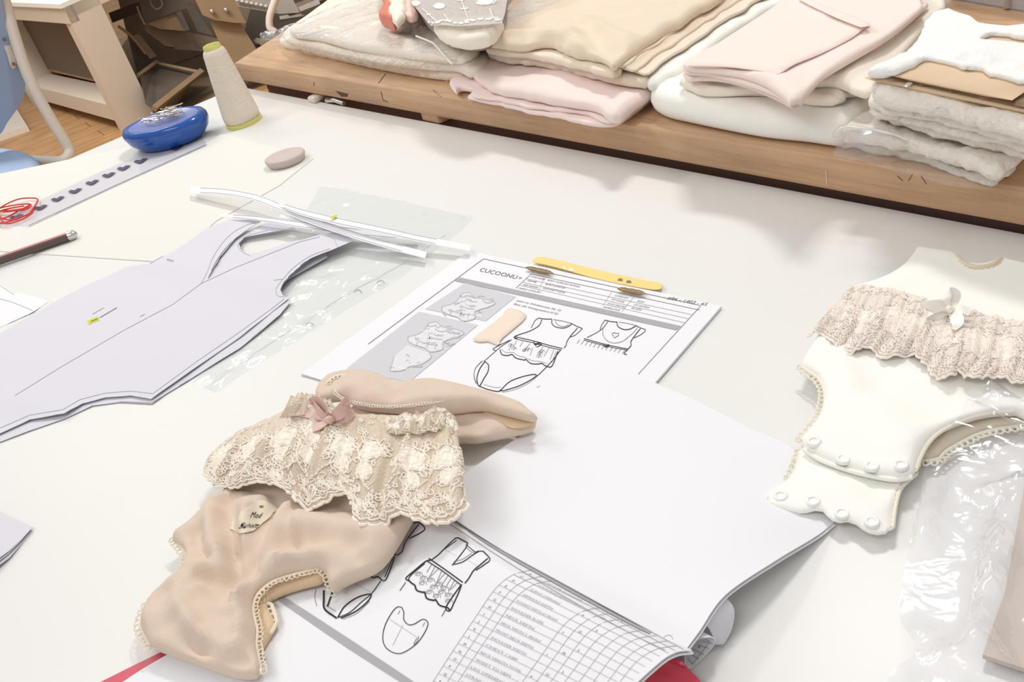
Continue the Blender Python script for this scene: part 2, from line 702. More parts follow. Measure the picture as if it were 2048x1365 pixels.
def ink(mb, surf, px, w, k=0, smooth=False, eps=0.0003, closed=False, seg=7):
    """printed or drawn line lying on the surface"""
    if closed: px = list(px) + [px[0]]
    if smooth: px = [tuple(p) for p in catmull(px, 5)]
    px = densify(px, seg)
    V, ok = [], []
    P2 = np.array(px, float)
    t = np.gradient(P2, axis=0)
    t /= np.linalg.norm(t, axis=1)[:, None] + 1e-9
    nn = np.stack([-t[:, 1], t[:, 0]], 1)
    for q, n in zip(P2, nn):
        a, na = surf.hit(*(q + n * w / 2))
        b, nb = surf.hit(*(q - n * w / 2))
        if a is None or b is None or abs(a[2] - b[2]) > 0.01:
            ok.append(False); V += [(0, 0, 0), (0, 0, 0)]
        else:
            ok.append(True); V += [a + na * eps, b + nb * eps]
    keep, idm = [], {}
    F = []
    for i in range(len(P2) - 1):
        if ok[i] and ok[i + 1] and np.linalg.norm(np.array(V[2 * i]) - np.array(V[2 * i + 2])) < 0.03:
            F.append((2 * i, 2 * i + 1, 2 * i + 3, 2 * i + 2))
    if not F: return
    used = sorted({i for f in F for i in f})
    rm = {u: n for n, u in enumerate(used)}
    vv = [V[u] for u in used]
    ff = []
    for f in F:
        f = [rm[i] for i in f]
        a, b, c = [np.array(vv[i]) for i in f[:3]]
        if np.cross(b - a, c - a)[2] < 0: f = f[::-1]
        ff.append(f)
    mb.add(vv, ff, k)


def fill(mb, surf, px, k=0, eps=0.00025, step=14):
    """printed patch: px polygon triangulated in photo space then dropped on the surface"""
    b = []
    n = len(px)
    for i in range(n):
        a, c = px[i], px[(i + 1) % n]
        kk = max(1, int(math.hypot(c[0] - a[0], c[1] - a[1]) / step))
        for j in range(kk): b.append((a[0] + (c[0] - a[0]) * j / kk, a[1] + (c[1] - a[1]) * j / kk))
    v, tr = region(np.array(b), step, [])
    V, ok = [], []
    for q in v:
        p, nn = surf.hit(*q)
        ok.append(p is not None)
        V.append(p + nn * eps if p is not None else (0, 0, 0))
    F = []
    for t in tr:
        if all(ok[i] for i in t):
            a, bb, c = [np.array(V[i]) for i in t[:3]]
            t = list(t)
            if np.cross(bb - a, c - a)[2] < 0: t = t[::-1]
            F.append(t)
    used = sorted({i for f in F for i in f})
    rm = {u: m for m, u in enumerate(used)}
    mb.add([V[u] for u in used], [[rm[i] for i in f] for f in F], k)


def textmesh(s, shear=0.0):
    cu = bpy.data.curves.new('t', 'FONT')
    cu.body = s
    cu.size = 1
    cu.shear = shear
    cu.resolution_u = 2
    ob = bpy.data.objects.new('t', cu)
    COL.objects.link(ob)
    bpy.context.view_layer.update()
    dg = bpy.context.evaluated_depsgraph_get()
    me = ob.evaluated_get(dg).to_mesh()
    v = np.array([tuple(p.co) for p in me.vertices])
    f = [tuple(p.vertices) for p in me.polygons]
    ob.evaluated_get(dg).to_mesh_clear()
    bpy.data.objects.remove(ob)
    bpy.data.curves.remove(cu)
    return v, f


def text(mb, surf, s, org, right, size, up=None, k=0, eps=0.0003, wid=None, shear=0.0):
    """text on a surface: org px, right = px unit direction, up px vector direction, size px cap height"""
    v, f = textmesh(s, shear)
    if len(v) == 0: return
    rt = np.array(right, float); rt /= np.linalg.norm(rt)
    upv = np.array(up if up is not None else (rt[1], -rt[0]), float); upv /= np.linalg.norm(upv)
    sx = size if wid is None else wid / max(v[:, 0].max(), 1e-6)
    pts = np.array(org) + v[:, :1] * sx * rt + v[:, 1:2] * size * upv
    V, ok = [], []
    for q in pts:
        p, n = surf.hit(*q)
        ok.append(p is not None)
        V.append(p + n * eps if p is not None else (0, 0, 0))
    F = []
    for t in f:
        if all(ok[i] for i in t): F.append(t)
    used = sorted({i for g in F for i in g})
    rm = {u: m for m, u in enumerate(used)}
    mb.add([V[u] for u in used], [[rm[i] for i in g] for g in F], k)


def join_ink(o, mb, mats):
    """merge collected print into the sheet's own mesh (after using it as a surface)"""
    me = o.data
    v = [tuple(p.co) for p in me.vertices]
    f = [tuple(p.vertices) for p in me.polygons]
    i = [p.material_index for p in me.polygons]
    base = len(me.materials)
    n = len(v)
    v += mb.v
    f += [tuple(a + n for a in q) for q in mb.f]
    i += [base + a for a in mb.i]
    mm = [m for m in me.materials] + [MATS[m] for m in mats]
    me2 = bpy.data.meshes.new(o.name)
    me2.from_pydata(v, [], f)
    for m in mm: me2.materials.append(m)
    me2.polygons.foreach_set('material_index', np.array(i, dtype=np.int32))
    me2.polygons.foreach_set('use_smooth', np.array([True] * (len(f) - len(mb.f)) + [False] * len(mb.f)))
    me2.update()
    me2.set_sharp_from_angle(angle=math.radians(62))
    o.data = me2


# ------------------------------------------------------------------ lace
class LaceGrid:
    def __init__(s, G, n_off=0.0006):
        s.G, s.N = G, grid_normals(G)
        s.nv, s.nu = G.shape[:2]
        s.off = n_off

    def at(s, u, v, off=None):
        u = np.clip(u, 0, 1) * (s.nu - 1.0001)
        v = np.clip(v, 0, 1) * (s.nv - 1.0001)
        i, j = int(v), int(u)
        a, b = v - i, u - j
        G, N = s.G, s.N
        p = (G[i, j] * (1 - a) * (1 - b) + G[i, j + 1] * (1 - a) * b + G[i + 1, j] * a * (1 - b) + G[i + 1, j + 1] * a * b)
        n = N[i, j]
        return p + n * (s.off if off is None else off)

    def scale(s, u, v):
        e = 0.01
        u = min(max(u, e), 1 - e); v = min(max(v, e), 1 - e)
        lu = np.linalg.norm(s.at(u + e, v) - s.at(u - e, v)) / (2 * e)
        lv = np.linalg.norm(s.at(u, v + e) - s.at(u, v - e)) / (2 * e)
        return max(lu, 1e-4), max(lv, 1e-4)

    def curve(s, mb, uv, r, k=0, n=4, closed=False):
        mb.tube([s.at(u, v) for u, v in uv], r, k, n, closed=closed, cap=not closed)

    def loop(s, mb, u, v, R, ang, ratio=0.5, r=0.0004, k=0, seg=10):
        """petal loop growing from (u,v) in direction ang"""
        lu, lv = s.scale(u, v)
        uv = []
        for i in range(seg):
            q = 2 * math.pi * i / seg
            x = R * (1 - math.cos(q)) / 2
            y = R * ratio * math.sin(q) / 2 * (0.6 + 0.6 * x / R)
            uv.append((u + (x * math.cos(ang) - y * math.sin(ang)) / lu, v + (x * math.sin(ang) + y * math.cos(ang)) / lv))
        s.curve(mb, uv, r, k, closed=True)

    def flower(s, mb, u, v, R, petals=5, r=0.00045, k=0, a0=None):
        a0 = random.random() * 6 if a0 is None else a0
        for i in range(petals): s.loop(mb, u, v, R, a0 + 2 * math.pi * i / petals, 0.7, r, k)

    def rose(s, mb, u, v, R, r=0.0005, k=0):
        lu, lv = s.scale(u, v)
        for ring, m in ((1.0, 9), (0.68, 7), (0.36, 5)):
            uv = []
            ph = random.random() * 6
            for i in range(36):
                q = 2 * math.pi * i / 36
                rr = R * ring * (1 + 0.14 * abs(math.sin(m * q / 2 + ph)))
                uv.append((u + rr * math.cos(q) / lu, v + rr * math.sin(q) / lv))
            s.curve(mb, uv, r, k, closed=True)
        for i in range(9):
            q = 2 * math.pi * i / 9 + 0.3
            s.loop(mb, u + 0.35 * R * math.cos(q) / lu, v + 0.35 * R * math.sin(q) / lv, R * 0.55, q, 0.7, r, k)

    def patch(s, mb, u, v, R, k=0, n=18, m=4, rag=0.15):
        """solid embroidered patch"""
        lu, lv = s.scale(u, v)
        ph = random.random() * 6
        V = [s.at(u, v, s.off * 1.2)]
        F = []
        for ri in range(1, m + 1):
            for i in range(n):
                q = 2 * math.pi * i / n
                rr = R * ri / m * (1 + rag * math.sin(5 * q + ph))
                V.append(s.at(u + rr * math.cos(q) / lu, v + rr * math.sin(q) / lv, s.off * (1.2 if ri < m else 0.4)))
        for i in range(n): F.append((0, 1 + i, 1 + (i + 1) % n))
        for ri in range(m - 1):
            for i in range(n):
                a, b = 1 + ri * n + i, 1 + ri * n + (i + 1) % n
                F.append((a, a + n, b + n, b))
        mb.add(V, F, k)

    def beads(s, mb, uv, n, R, k=0):
        c = resample(np.array([(u, v) for u, v in catmull(uv, 6)]), n)
        for u, v in c:
            p = s.at(u, v, s.off + R * 0.4)
            mb.lathe(p, [(0.0001, -R * 0.7), (R * 0.8, -R * 0.4), (R, 0), (R * 0.8, R * 0.5), (0.0001, R * 0.75)], 6, k=k)
        s.curve(mb, [tuple(q) for q in c], 0.0003, k)


def trim(mb, pts3, R=0.0022, r=0.0006, side=None, k=0, base=0.001, gap=0.9, sidev=None):
    """picot crochet edging: tape plus little loops along a 3-D path"""
    pts3 = np.array(pts3, float)
    L = np.linalg.norm(np.diff(pts3, axis=0), axis=1).sum()
    n = max(3, int(L / (R * 2 * gap)))
    c = resample(pts3, n)
    t = np.gradient(c, axis=0)
    t /= np.linalg.norm(t, axis=1)[:, None] + 1e-12
    mb.tube(c, base, k, 6)
    up = np.array([0, 0, 1.0])
    for i in range(n):
        s_ = np.cross(t[i], up) * (side or 1)
        s_ /= np.linalg.norm(s_) + 1e-12
        o = c[i] + s_ * R * 0.9
        rr = R * (0.85 + 0.3 * random.random())
        loop = [o + rr * (math.cos(q) * t[i] + math.sin(q) * s_) + up * 0.0006 * math.sin(q * 2 + i) for q in np.linspace(0, 2 * math.pi, 9)[:-1]]
        mb.tube(loop, r, k, 4, closed=True)


def path3(px, z, sub=6):
    return catmull([P(p[0], p[1], ZT + (p[2] if len(p) > 2 else z)) for p in px], sub)
# ================================================================== materials
mat('table_white', (231, 230, 227), 0.35, spec=0.3, bump=0.04, bscale=30, var=0.012, vscale=3)
mat('paper', (245, 245, 249), 0.75, spec=0.2, trans=0.08)
mat('paper_violet', (224, 222, 231), 0.75, spec=0.2, trans=0.06)
mat('card_cream', (230, 228, 222), 0.6, spec=0.2)
mat('ink_dark', (62, 58, 64), 0.8, spec=0.1)
mat('ink_mid', (120, 118, 124), 0.8, spec=0.1)
mat('ink_light', (178, 177, 184), 0.8, spec=0.1)
mat('ink_faint', (200, 200, 206), 0.8, spec=0.1)
mat('bar_grey', (176, 174, 180), 0.8, spec=0.1)
mat('bar_text', (215, 214, 218), 0.8, spec=0.1)
mat('photo_back', (208, 208, 213), 0.6, spec=0.2)
mat('photo_cloth', (224, 224, 228), 0.7, spec=0.2)
mat('photo_line', (192, 192, 198), 0.7, spec=0.2)
mat('highlighter', (205, 212, 60), 0.7, spec=0.1)
mat('yellow_card', (240, 216, 142), 0.6, spec=0.2)
mat('brass', (150, 128, 96), 0.45, metal=0.5, bump=0.4, bscale=300)
mat('swatch', (238, 222, 204), 0.85, sheen=0.2, bump=0.3, bscale=900)
mat('beige', (235, 215, 196), 0.9, sheen=0.25, bump=0.25, bscale=1400, spec=0.15, var=0.03, vscale=25, trans=0.12)
mat('beige_trim', (240, 228, 208), 0.85, sheen=0.2, spec=0.15)
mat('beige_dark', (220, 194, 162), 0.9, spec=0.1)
mat('lace_thread', (247, 239, 226), 0.8, spec=0.25, sheen=0.2)
mat('label_tag', (232, 220, 200), 0.6, spec=0.25)
mat('rose_satin', (222, 188, 176), 0.38, spec=0.5, sheen=0.2)
mat('ivory', (250, 248, 242), 0.85, sheen=0.2, bump=0.15, bscale=1400, spec=0.15)
mat('ivory_trim', (240, 234, 218), 0.85, sheen=0.2, spec=0.2)
mat('ivory_satin', (250, 247, 238), 0.3, spec=0.5)
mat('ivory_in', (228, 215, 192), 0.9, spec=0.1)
mat('blush_lace', (247, 238, 229), 0.8, spec=0.2)
mat('snap_white', (243, 242, 238), 0.35, spec=0.5)
mat('jersey_sand', (230, 213, 191), 0.9, sheen=0.25, bump=0.15, bscale=1200, spec=0.1)
mat('jersey_sand_light', (234, 220, 201), 0.9, sheen=0.2, bump=0.15, bscale=1200, spec=0.1)
mat('jersey_pink', (243, 223, 218), 0.9, sheen=0.25, bump=0.12, bscale=1200, spec=0.1)
mat('jersey_rose', (246, 227, 219), 0.9, sheen=0.25, bump=0.12, bscale=1200, spec=0.1)
mat('jersey_cream', (243, 234, 219), 0.9, sheen=0.25, bump=0.12, bscale=1200, spec=0.1)
mat('jersey_white', (245, 244, 238), 0.9, sheen=0.2, bump=0.12, bscale=1200, spec=0.1)
mat('lace_white', (242, 242, 240), 0.85, bump=0.3, bscale=500, spec=0.15)
mat('lace_bundle', (238, 232, 223), 0.9, bump=0.9, bscale=260, spec=0.1, var=0.08, vscale=160, bump2=0.6, b2scale=90)
mat('cardboard', (222, 196, 166), 0.85, spec=0.1, bump=0.1, bscale=300, var=0.03, vscale=20)
mat('cardboard_edge', (140, 112, 84), 0.9, spec=0.1)
mat('card_grey', (214, 203, 193), 0.85, spec=0.1, var=0.03, vscale=40)
mat('coral', (214, 118, 92), 0.8, sheen=0.2)
mat('blue_gloss', (28, 82, 165), 0.14, spec=0.6)
mat('blue_top', (120, 132, 190), 0.3, spec=0.5)
mat('steel', (212, 205, 196), 0.28, metal=0.9)
mat('chalk', (204, 190, 182), 0.9, var=0.06, vscale=200, bump=0.3, bscale=300)
mat('thread_cream', (234, 222, 204), 0.75, sheen=0.2, bump=0.7, bscale=50, stretch=((1, 1, 30), (0, 0, 0)))
mat('spool_lime', (212, 208, 124), 0.35, spec=0.5)
mat('red_thread', (214, 62, 52), 0.7)
mat('cover_red', (205, 62, 84), 0.35, spec=0.5)
mat('pencil_dark', (92, 74, 68), 0.3, spec=0.5)
mat('pencil_red', (186, 92, 84), 0.3, spec=0.5)
mat('silver', (210, 208, 204), 0.25, metal=0.8)
mat('ruler_mark', (72, 62, 92), 0.6)
mat('bench_white', (226, 214, 198), 0.55, spec=0.3)
mat('tube_white', (226, 216, 204), 0.35, spec=0.5)
mat('chair_blue', (160, 180, 210), 0.75, spec=0.2, bump=0.1, bscale=200)
mat('machine_brown', (142, 124, 104), 0.7, spec=0.2, var=0.25, vscale=6)
mat('machine_dark', (98, 88, 80), 0.7, spec=0.2, var=0.2, vscale=9)
mat('machine_tan', (150, 126, 98), 0.6, spec=0.25, var=0.08, vscale=8)
mat('machine_grey', (176, 170, 162), 0.5, spec=0.3, var=0.1, vscale=20)
mat('drawer_brown', (118, 84, 62), 0.7, spec=0.2)
mat('apron_brown', (128, 104, 98), 0.8, spec=0.1)
mat('panel_taupe', (126, 110, 96), 0.8, spec=0.2, var=0.05, vscale=20)
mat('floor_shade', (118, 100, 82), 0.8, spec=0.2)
plastic_mat('clear_film', (254, 254, 255), 0.012, 0.3, 0.09, 0.35, 40)
plastic_mat('crinkle_film', (255, 255, 255), 0.012, 0.26, 0.09, 0.7, 60, milky=0.05)
plastic_mat('sleeve_film', (254, 255, 255), 0.008, 0.14, 0.1, 0.4, 30, milky=0.05)
plastic_mat('ruler_film', (252, 252, 255), 0.01, 0.14, 0.1, 0.05, 20, milky=0.04)
plastic_mat('bin_film', (222, 222, 226), 0.05, 0.6, 0.08, 0.1, 20, milky=0.25)
net_mat('beige_net', (232, 216, 196), 0.5, 900)
net_mat('blush_net', (246, 236, 226), 0.3, 900)
net_mat('white_net', (226, 218, 212), 0.75, 900)
DIRB = P(1640, 377, ZT) - P(495, 163, ZT)
ANG = math.atan2(DIRB[1], DIRB[0])
wood_mat('bench_wood', (214, 178, 142), (192, 152, 116), -ANG, (7, 140, 140), 0.55, dark=0.16)
wood_mat('floor_wood', (204, 164, 118), (182, 138, 92), -math.radians(27), (3, 30, 30), 0.45, planks=(1.4, 0.14), dark=0.12)

# ================================================================== world and lights
w = bpy.data.worlds.new('world')
sc.world = w
w.use_nodes = True
bg = w.node_tree.nodes['Background']
bg.inputs[0].default_value = (1.0, 0.985, 0.965, 1)
bg.inputs[1].default_value = 0.54


def area(name, loc, target, size, power, col=(1, 0.98, 0.95)):
    l = bpy.data.lights.new(name, 'AREA')
    l.shape = 'RECTANGLE'
    l.size, l.size_y = size
    l.energy = power
    l.color = col
    o = bpy.data.objects.new(name, l)
    COL.objects.link(o)
    o.location = loc
    o.rotation_euler = (Vector(target) - Vector(loc)).to_track_quat('-Z', 'Y').to_euler()
    return o


area('key_fill_lamp', (-1.2, 2.0, 2.7), (0, 0.8, 0.75), (1.0, 0.25), 13)
area('key_fill_lamp', (0.78, 1.62, 2.75), (0.1, 1.0, 0.75), (0.45, 0.2), 21)
area('key_fill_lamp', (-0.8, -0.4, 2.7), (0.2, 0.9, 0.75), (1.4, 0.5), 13, (1, 0.98, 0.97))  # unseen front fill, added to lift the bench front
area('key_fill_lamp', (-1.6, 3.6, 2.8), (-1.4, 5.0, 0.2), (1.6, 0.5), 75, (1, 0.95, 0.88))  # unseen lamp, added to brighten the background furniture

sc.view_settings.view_transform = 'Standard'
sc.view_settings.look = 'None'
sc.view_settings.gamma = 1
sc.view_settings.use_curve_mapping = False
sc.view_settings.exposure = -0.06

# ================================================================== floor and tables
mb = MB()
mb.prism([(-8, -2), (6, -2), (6, 16), (-8, 16)], -0.1, 0)
floor = mb.build('floor', ['floor_wood'], smooth=False)
tag(floor, kind='structure')
mat('wall_paint', (222, 218, 210), 0.8)
for nm, q in (('wall_left', [(-6.1, -2), (-6, -2), (-6, 14), (-6.1, 14)]), ('wall_back', [(-6, 14), (4, 14), (4, 14.1), (-6, 14.1)]), ('wall_right', [(4, -2), (4.1, -2), (4.1, 14), (4, 14)])):
    tag(MB().prism(q, 0, 3.0).build(nm, ['wall_paint'], smooth=False), kind='structure')

# white table: left edge, far edge, extends under and beyond the camera
eL0, eL1 = P(0, 378)[:2], P(470, 176)[:2]
eF0, eF1 = P(560, 189)[:2], P(2048, 469)[:2]


def meet(a, b, c, d):
    A = np.array([b - a, -(d - c)]).T
    t = np.linalg.solve(A, c - a)
    return a + t[0] * (b - a)


cTL = meet(eL0, eL1, eF0, eF1)
dL = (eL0 - cTL) / np.linalg.norm(eL0 - cTL)
dF = (eF1 - cTL) / np.linalg.norm(eF1 - cTL)
c1, c3 = cTL + dL * 0.95, cTL + dF * 2.1
c2 = c1 + (c3 - cTL)
tb = thing('cutting_table', 'white laminate cutting table covered with patterns and baby garments', 'table', (*((cTL + c2) / 2), 0))
mb = MB().prism([cTL, c1, c2, c3], ZT - 0.028, ZT)
tabletop = mb.build('tabletop', ['table_white'], tb, smooth=False)
for c, o in ((cTL, c2), (c1, c3), (c2, cTL), (c3, c1)):
    q = c + (o - c) * 0.06
    MB().box((q[0], q[1], (ZT - 0.028) / 2), (0.05, 0.05, ZT - 0.028), ANG).build('leg', ['bench_white'], tb, smooth=False)

# wooden worktop behind, slightly higher
f0, f1 = P(495, 163, ZT + 0.013)[:2], P(2048, 453, ZT + 0.013)[:2]
g0 = P(471, 123, HB)[:2]; g1 = P(519, 92, HB)[:2]
dB = (f1 - f0) / np.linalg.norm(f1 - f0)
dW = np.array([-dB[1], dB[0]])          # away from the camera
s0 = meet(f0, f1, g0, g1)
dE = (g1 - g0) / np.linalg.norm(g1 - g0)
FAR = 0.62
e0 = s0 + dE * (FAR / (dE @ dW))
e1 = s0 + dB * 2.0 + dW * FAR
wt = thing('wooden_workbench', 'worn brown wooden workbench top stacked with folded fabrics, behind the white table', 'workbench', (*(s0 + dB + dW * 0.3), 0))


def slab(poly, z0, z1, bev):
    poly = [np.array(p) for p in poly]
    c = sum(poly) / len(poly)
    m = MB()
    n = len(poly)
    lv = [(z0, bev), (z0 + bev, 0), (z1 - bev, 0), (z1 - bev * 0.3, bev * 0.3), (z1, bev)]
    V = []
    for z, ins in lv:
        for p in poly:
            d = (c - p) / np.linalg.norm(c - p)
            V.append((*(p + d * ins * 1.4), z))
    F = []
    for l in range(len(lv) - 1):
        for i in range(n): F.append((l * n + i, l * n + (i + 1) % n, (l + 1) * n + (i + 1) % n, (l + 1) * n + i))
    F += [tuple(range(n - 1, -1, -1)), tuple(range((len(lv) - 1) * n, len(lv) * n))]
    m.add(V, F)
    return m


m = slab([s0, s0 + dB * 2.0, e1, e0], ZT + 0.013, HB, 0.004)
wb_top = m.build('benchtop', ['bench_wood'], wt, smooth=False)
# apron set back under the top and legs
ap0, ap1 = s0 + dW * 0.03 + dB * 0.03, s0 + dB * 1.95 + dW * 0.016
MB().prism([ap0, ap1, ap1 + dW * 0.02, ap0 + dW * 0.02], ZT - 0.06, ZT + 0.013).build('apron', ['apron_brown'], wt, smooth=False)
for a, b in ((0.08, 0.09), (1.9, 0.09), (0.08, FAR - 0.08), (1.9, FAR - 0.08)):
    q = s0 + dB * a + dW * b
    MB().box((q[0], q[1], (ZT + 0.013) / 2), (0.07, 0.07, ZT + 0.013), ANG).build('leg', ['machine_tan'], wt, smooth=False)
# wedge and scratches on the worktop edge
sf = Surf(wb_top)
mb = MB()
fill(mb, sf, [(671, 182), (696, 188), (695, 194), (683, 193)], 0, step=6)
for l in ([(762, 183), (766, 200), (775, 204)], [(628, 165), (628, 172)], [(771, 148), (757, 167)], [(866, 180), (882, 194)],
          [(1795, 352), (1806, 362)], [(1825, 349), (1817, 362)], [(1842, 352), (1853, 368)]):
    ink(mb, sf, l, 1.2, 0)
ink(mb, sf, [(1652, 342), (1654, 368)], 2.0, 1)
mat('wood_gap', (84, 62, 44), 0.9); mat('wood_pale', (222, 204, 182), 0.8)
join_ink(wb_top, mb, ['wood_gap', 'wood_pale'])

# things in the gap between the two tables (on a narrow ledge under the bench): wedge block
q0 = P(870, 247, ZT)
wedge = MB().prism([P(846, 240)[:2], P(878, 247)[:2], P(890, 246)[:2] + dW * 0.02, P(850, 238)[:2] + dW * 0.02], ZT, ZT + 0.012)
tag(wedge.build('wooden_wedge', ['bench_wood'], smooth=False), 'small wooden wedge in the gap under the front edge of the workbench', 'wedge')
t = thing('metal_latch', 'small pale metal latch in the gap under the bench edge, below the clear fabric bag', 'latch', P(650, 204))
a, b, c = P(634, 202), P(655, 206), P(690, 212)
MB().box((a[0], a[1], ZT + 0.005), (0.022, 0.02, 0.01), ANG, bev=0.002).build('block', ['tube_white'], t)
MB().tube([b + [0, 0, .004], (b + c) / 2 + [0, 0, .007], c + [0, 0, .004]], 0.0035, n=10).build('bar', ['silver'], t)
MB().box((*P(662, 207)[:2], ZT + 0.008), (0.018, 0.006, 0.003), ANG, bev=0.001).build('hook', ['machine_dark'], t)

# clear plastic bin far right on the workbench
pb = P(1950, 18, HB)
t = thing('plastic_bin', 'clear plastic storage bin on the far edge of the wooden workbench', 'bin', pb)
p0, p1 = P(1895, -2, HB)[:2], P(2015, 19, HB)[:2]
dd = (p1 - p0) / np.linalg.norm(p1 - p0); dn = np.array([-dd[1], dd[0]])
if dn[1] < 0: dn = -dn
mb = MB()
p1e = p0 + dd * 0.3
for a, b in ((p0, p1e), (p1e, p1e + dn * .12), (p1e + dn * .12, p0 + dn * .12), (p0 + dn * .12, p0)):
    n_ = np.array([-(b - a)[1], (b - a)[0]]); n_ /= np.linalg.norm(n_)
    mb.prism([a, b, b + n_ * .002, a + n_ * .002], HB, HB + .08)
mb.prism([p0, p1e, p1e + dn * .12, p0 + dn * .12], HB, HB + .002)
mb.build('bin_body', ['bin_film'], t, smooth=False)
mb = MB()
for a, b in ((p0, p1e), (p1e, p1e + dn * .12), (p0, p0 + dn * .12)):
    mb.tube([(*a, HB + .08), (*b, HB + .08)], .004, n=6)
k = p0 + dd * np.linalg.norm(p1 - p0)
mb.tube([(*k, HB + .002), (*k, HB + .08)], .004, n=6)
mb.build('rim', ['machine_grey'], t)

# ================================================================== background furniture
# white bench or low table with square legs
LEG = 0.19
F1 = P(243, 245, 0.06)[:2]; F2 = P(68, 196, 0.06)[:2]
dA = (F2 - F1) / np.linalg.norm(F2 - F1)
foot = P(262, 268, 0.0)[:2]
ft = P(262, 266, 0.0)
ztop = 0.625
dR = np.array([-dA[1], dA[0]])
if dR[1] < 0: dR = -dR
angA = math.atan2(dA[1], dA[0])
bt = thing('white_table', 'off-white wooden table with square legs and low stretcher behind the blue chair', 'table', (foot[0], foot[1], 0))
# front face corners of leg 1 from the photo: left edge x=248, right edge x=305 at floor
lA, lB, lC = P(240, 262, 0)[:2], P(255, 270, 0)[:2], P(312, 236, 0)[:2]
MB().prism([lA, lB, lC, lC + (lA - lB)], 0, ztop).build('leg', ['bench_white'], bt, smooth=False)
L2 = F2 - F1
sft = L2 * 1.02
MB().prism([lA + sft, lB + sft, lC + sft, lC + (lA - lB) + sft], 0, ztop).build('leg', ['bench_white'], bt, smooth=False)
dS = (lC - lB)
back = dS / np.linalg.norm(dS) * 1.05
bA = P(78, 92, 0.28)[:2]
MB().box((bA[0], bA[1], ztop / 2 + .12), (0.09, 0.09, ztop - .24), angA).build('leg', ['machine_grey'], bt, smooth=False)
# stretcher and aprons
n_ = dS / np.linalg.norm(dS)
st0, st1 = lA + n_ * 0.0, lA + sft
MB().prism([st0 , st1, st1 + n_ * 0.17, st0 + n_ * 0.17], 0.055, 0.14).build('stretcher', ['bench_white'], bt, smooth=False)
MB().prism([lB - (lA - lB) * 0, lB + sft * 1.1, lB + sft * 1.1 + n_ * 0.05, lB + n_ * 0.05], ztop - 0.075, ztop).build('apron', ['bench_white'], bt, smooth=False)
MB().prism([lB, lB + n_ * 0.8, lB + n_ * 0.8 + (lA - lB) * 0.4, lB + (lA - lB) * .4], ztop - 0.05, ztop).build('apron', ['bench_white'], bt, smooth=False)
tA = lB - n_ * 0.01
MB().prism([tA, tA + sft * 1.5, tA + sft * 1.5 + n_ * 0.8, tA + n_ * 0.8], ztop, ztop + 0.02).build('tabletop', ['jersey_white'], bt, smooth=False)


def flatpanel(name, px, z0, z1, mt, parent, th=0.03):
    """upright board standing between two photo points at height z0"""
    a, b = P(*px[0], z0)[:2], P(*px[1], z0)[:2]
    d = (b - a) / np.linalg.norm(b - a)
    n = np.array([-d[1], d[0]])
    if n[1] < 0: n = -n
    return MB().prism([a, b, b + n * th, a + n * th], z0, z1).build(name, [mt], parent, smooth=False)


def ray(x, y, dist):
    d = RC @ np.array([(x - 1024) / FOC, (682.5 - y) / FOC, -1.0])
    d /= np.linalg.norm(d)
    q = CAM + d * dist
    q[2] = max(q[2], 0.009)
    return q


def plate(name, pts, mt, parent, th=0.02):
    """upright or tilted board from photo points with their distances (x, y, dist)"""
    q = [ray(*p) for p in pts]
    n = np.cross(q[1] - q[0], q[2] - q[0]); n /= np.linalg.norm(n)
    if n @ (q[0] - CAM) < 0: n = -n
    k = len(q)
    V = q + [p + n * th for p in q]
    F = [tuple(range(k)), tuple(range(2 * k - 1, k - 1, -1))] + [(i, (i + 1) % k, k + (i + 1) % k, k + i) for i in range(k)]
    return MB().add(V, F).build(name, [mt], parent, smooth=False)


# brown crate under that table
cr = thing('storage_crate', 'brown crate with a grey taupe board, under the off-white table', 'crate', P(130, 140, 0))
flatpanel('side_panel', [(60, 160), (228, 201)], 0.0, 0.16, 'drawer_brown', cr, 0.02)
o = flatpanel('board', [(20, 120), (218, 166)], 0.17, 0.56, 'panel_taupe', cr, 0.03)
flatpanel('rail', [(20, 124), (218, 170)], 0.15, 0.17, 'bench_wood', cr, 0.03)

# sewing machine stand: dark cast frame
ms = thing('machine_stand', 'dark brown sewing machine stand and motor in the background behind the thread cone', 'machine stand', P(360, 150, 0))
D = 6.3
plate('back_panel', [(205, -120, D), (560, -120, D), (640, 120, D), (318, 240, D)], 'machine_brown', ms, 0.04)
plate('foot_plate', [(280, 150, 5.2), (313, 125, 5.6), (400, 145, 5.3), (312, 216, 4.9), (290, 200, 4.95)], 'machine_dark', ms, 0.02)


def beam(name, a, b, w_, mt, parent, r2=None):
    pa, pb = ray(*a), ray(*b)
    return MB().tube([pa, pa * 0.5 + pb * 0.5, pb], w_, n=4).build(name, [mt], parent, smooth=False)


beam('frame_rail', (308, 218, 4.85), (403, 143, 5.2), .018, 'machine_tan', ms)
beam('frame_rail', (398, 144, 5.2), (312, 126, 5.5), .01, 'machine_tan', ms)
beam('frame_rail', (276, 152, 5.2), (314, 124, 5.5), .012, 'machine_tan', ms)
plate('skirt', [(312, 220, 4.87), (404, 147, 5.22), (380, 172, 5.2), (350, 214, 5.1)], 'machine_brown', ms, 0.02)
plate('crossbar', [(290, 45, 5.5), (440, 78, 5.5), (470, 100, 5.5), (440, 108, 5.5), (330, 92, 5.5), (290, 62, 5.5)], 'machine_brown', ms, 0.05)
plate('slot', [(345, 90, 5.46), (440, 100, 5.46), (440, 106, 5.46), (350, 98, 5.46)], 'machine_dark', ms, 0.01)
plate('motor_housing', [(278, 5, 5.4), (300, -20, 5.4), (385, -20, 5.4), (372, 18, 5.4), (345, 26, 5.4), (292, 46, 5.4)], 'machine_dark', ms, 0.12)
plate('motor_bracket', [(292, 47, 5.42), (350, 26, 5.42), (370, 62, 5.42), (320, 58, 5.42)], 'machine_tan', ms, 0.05)
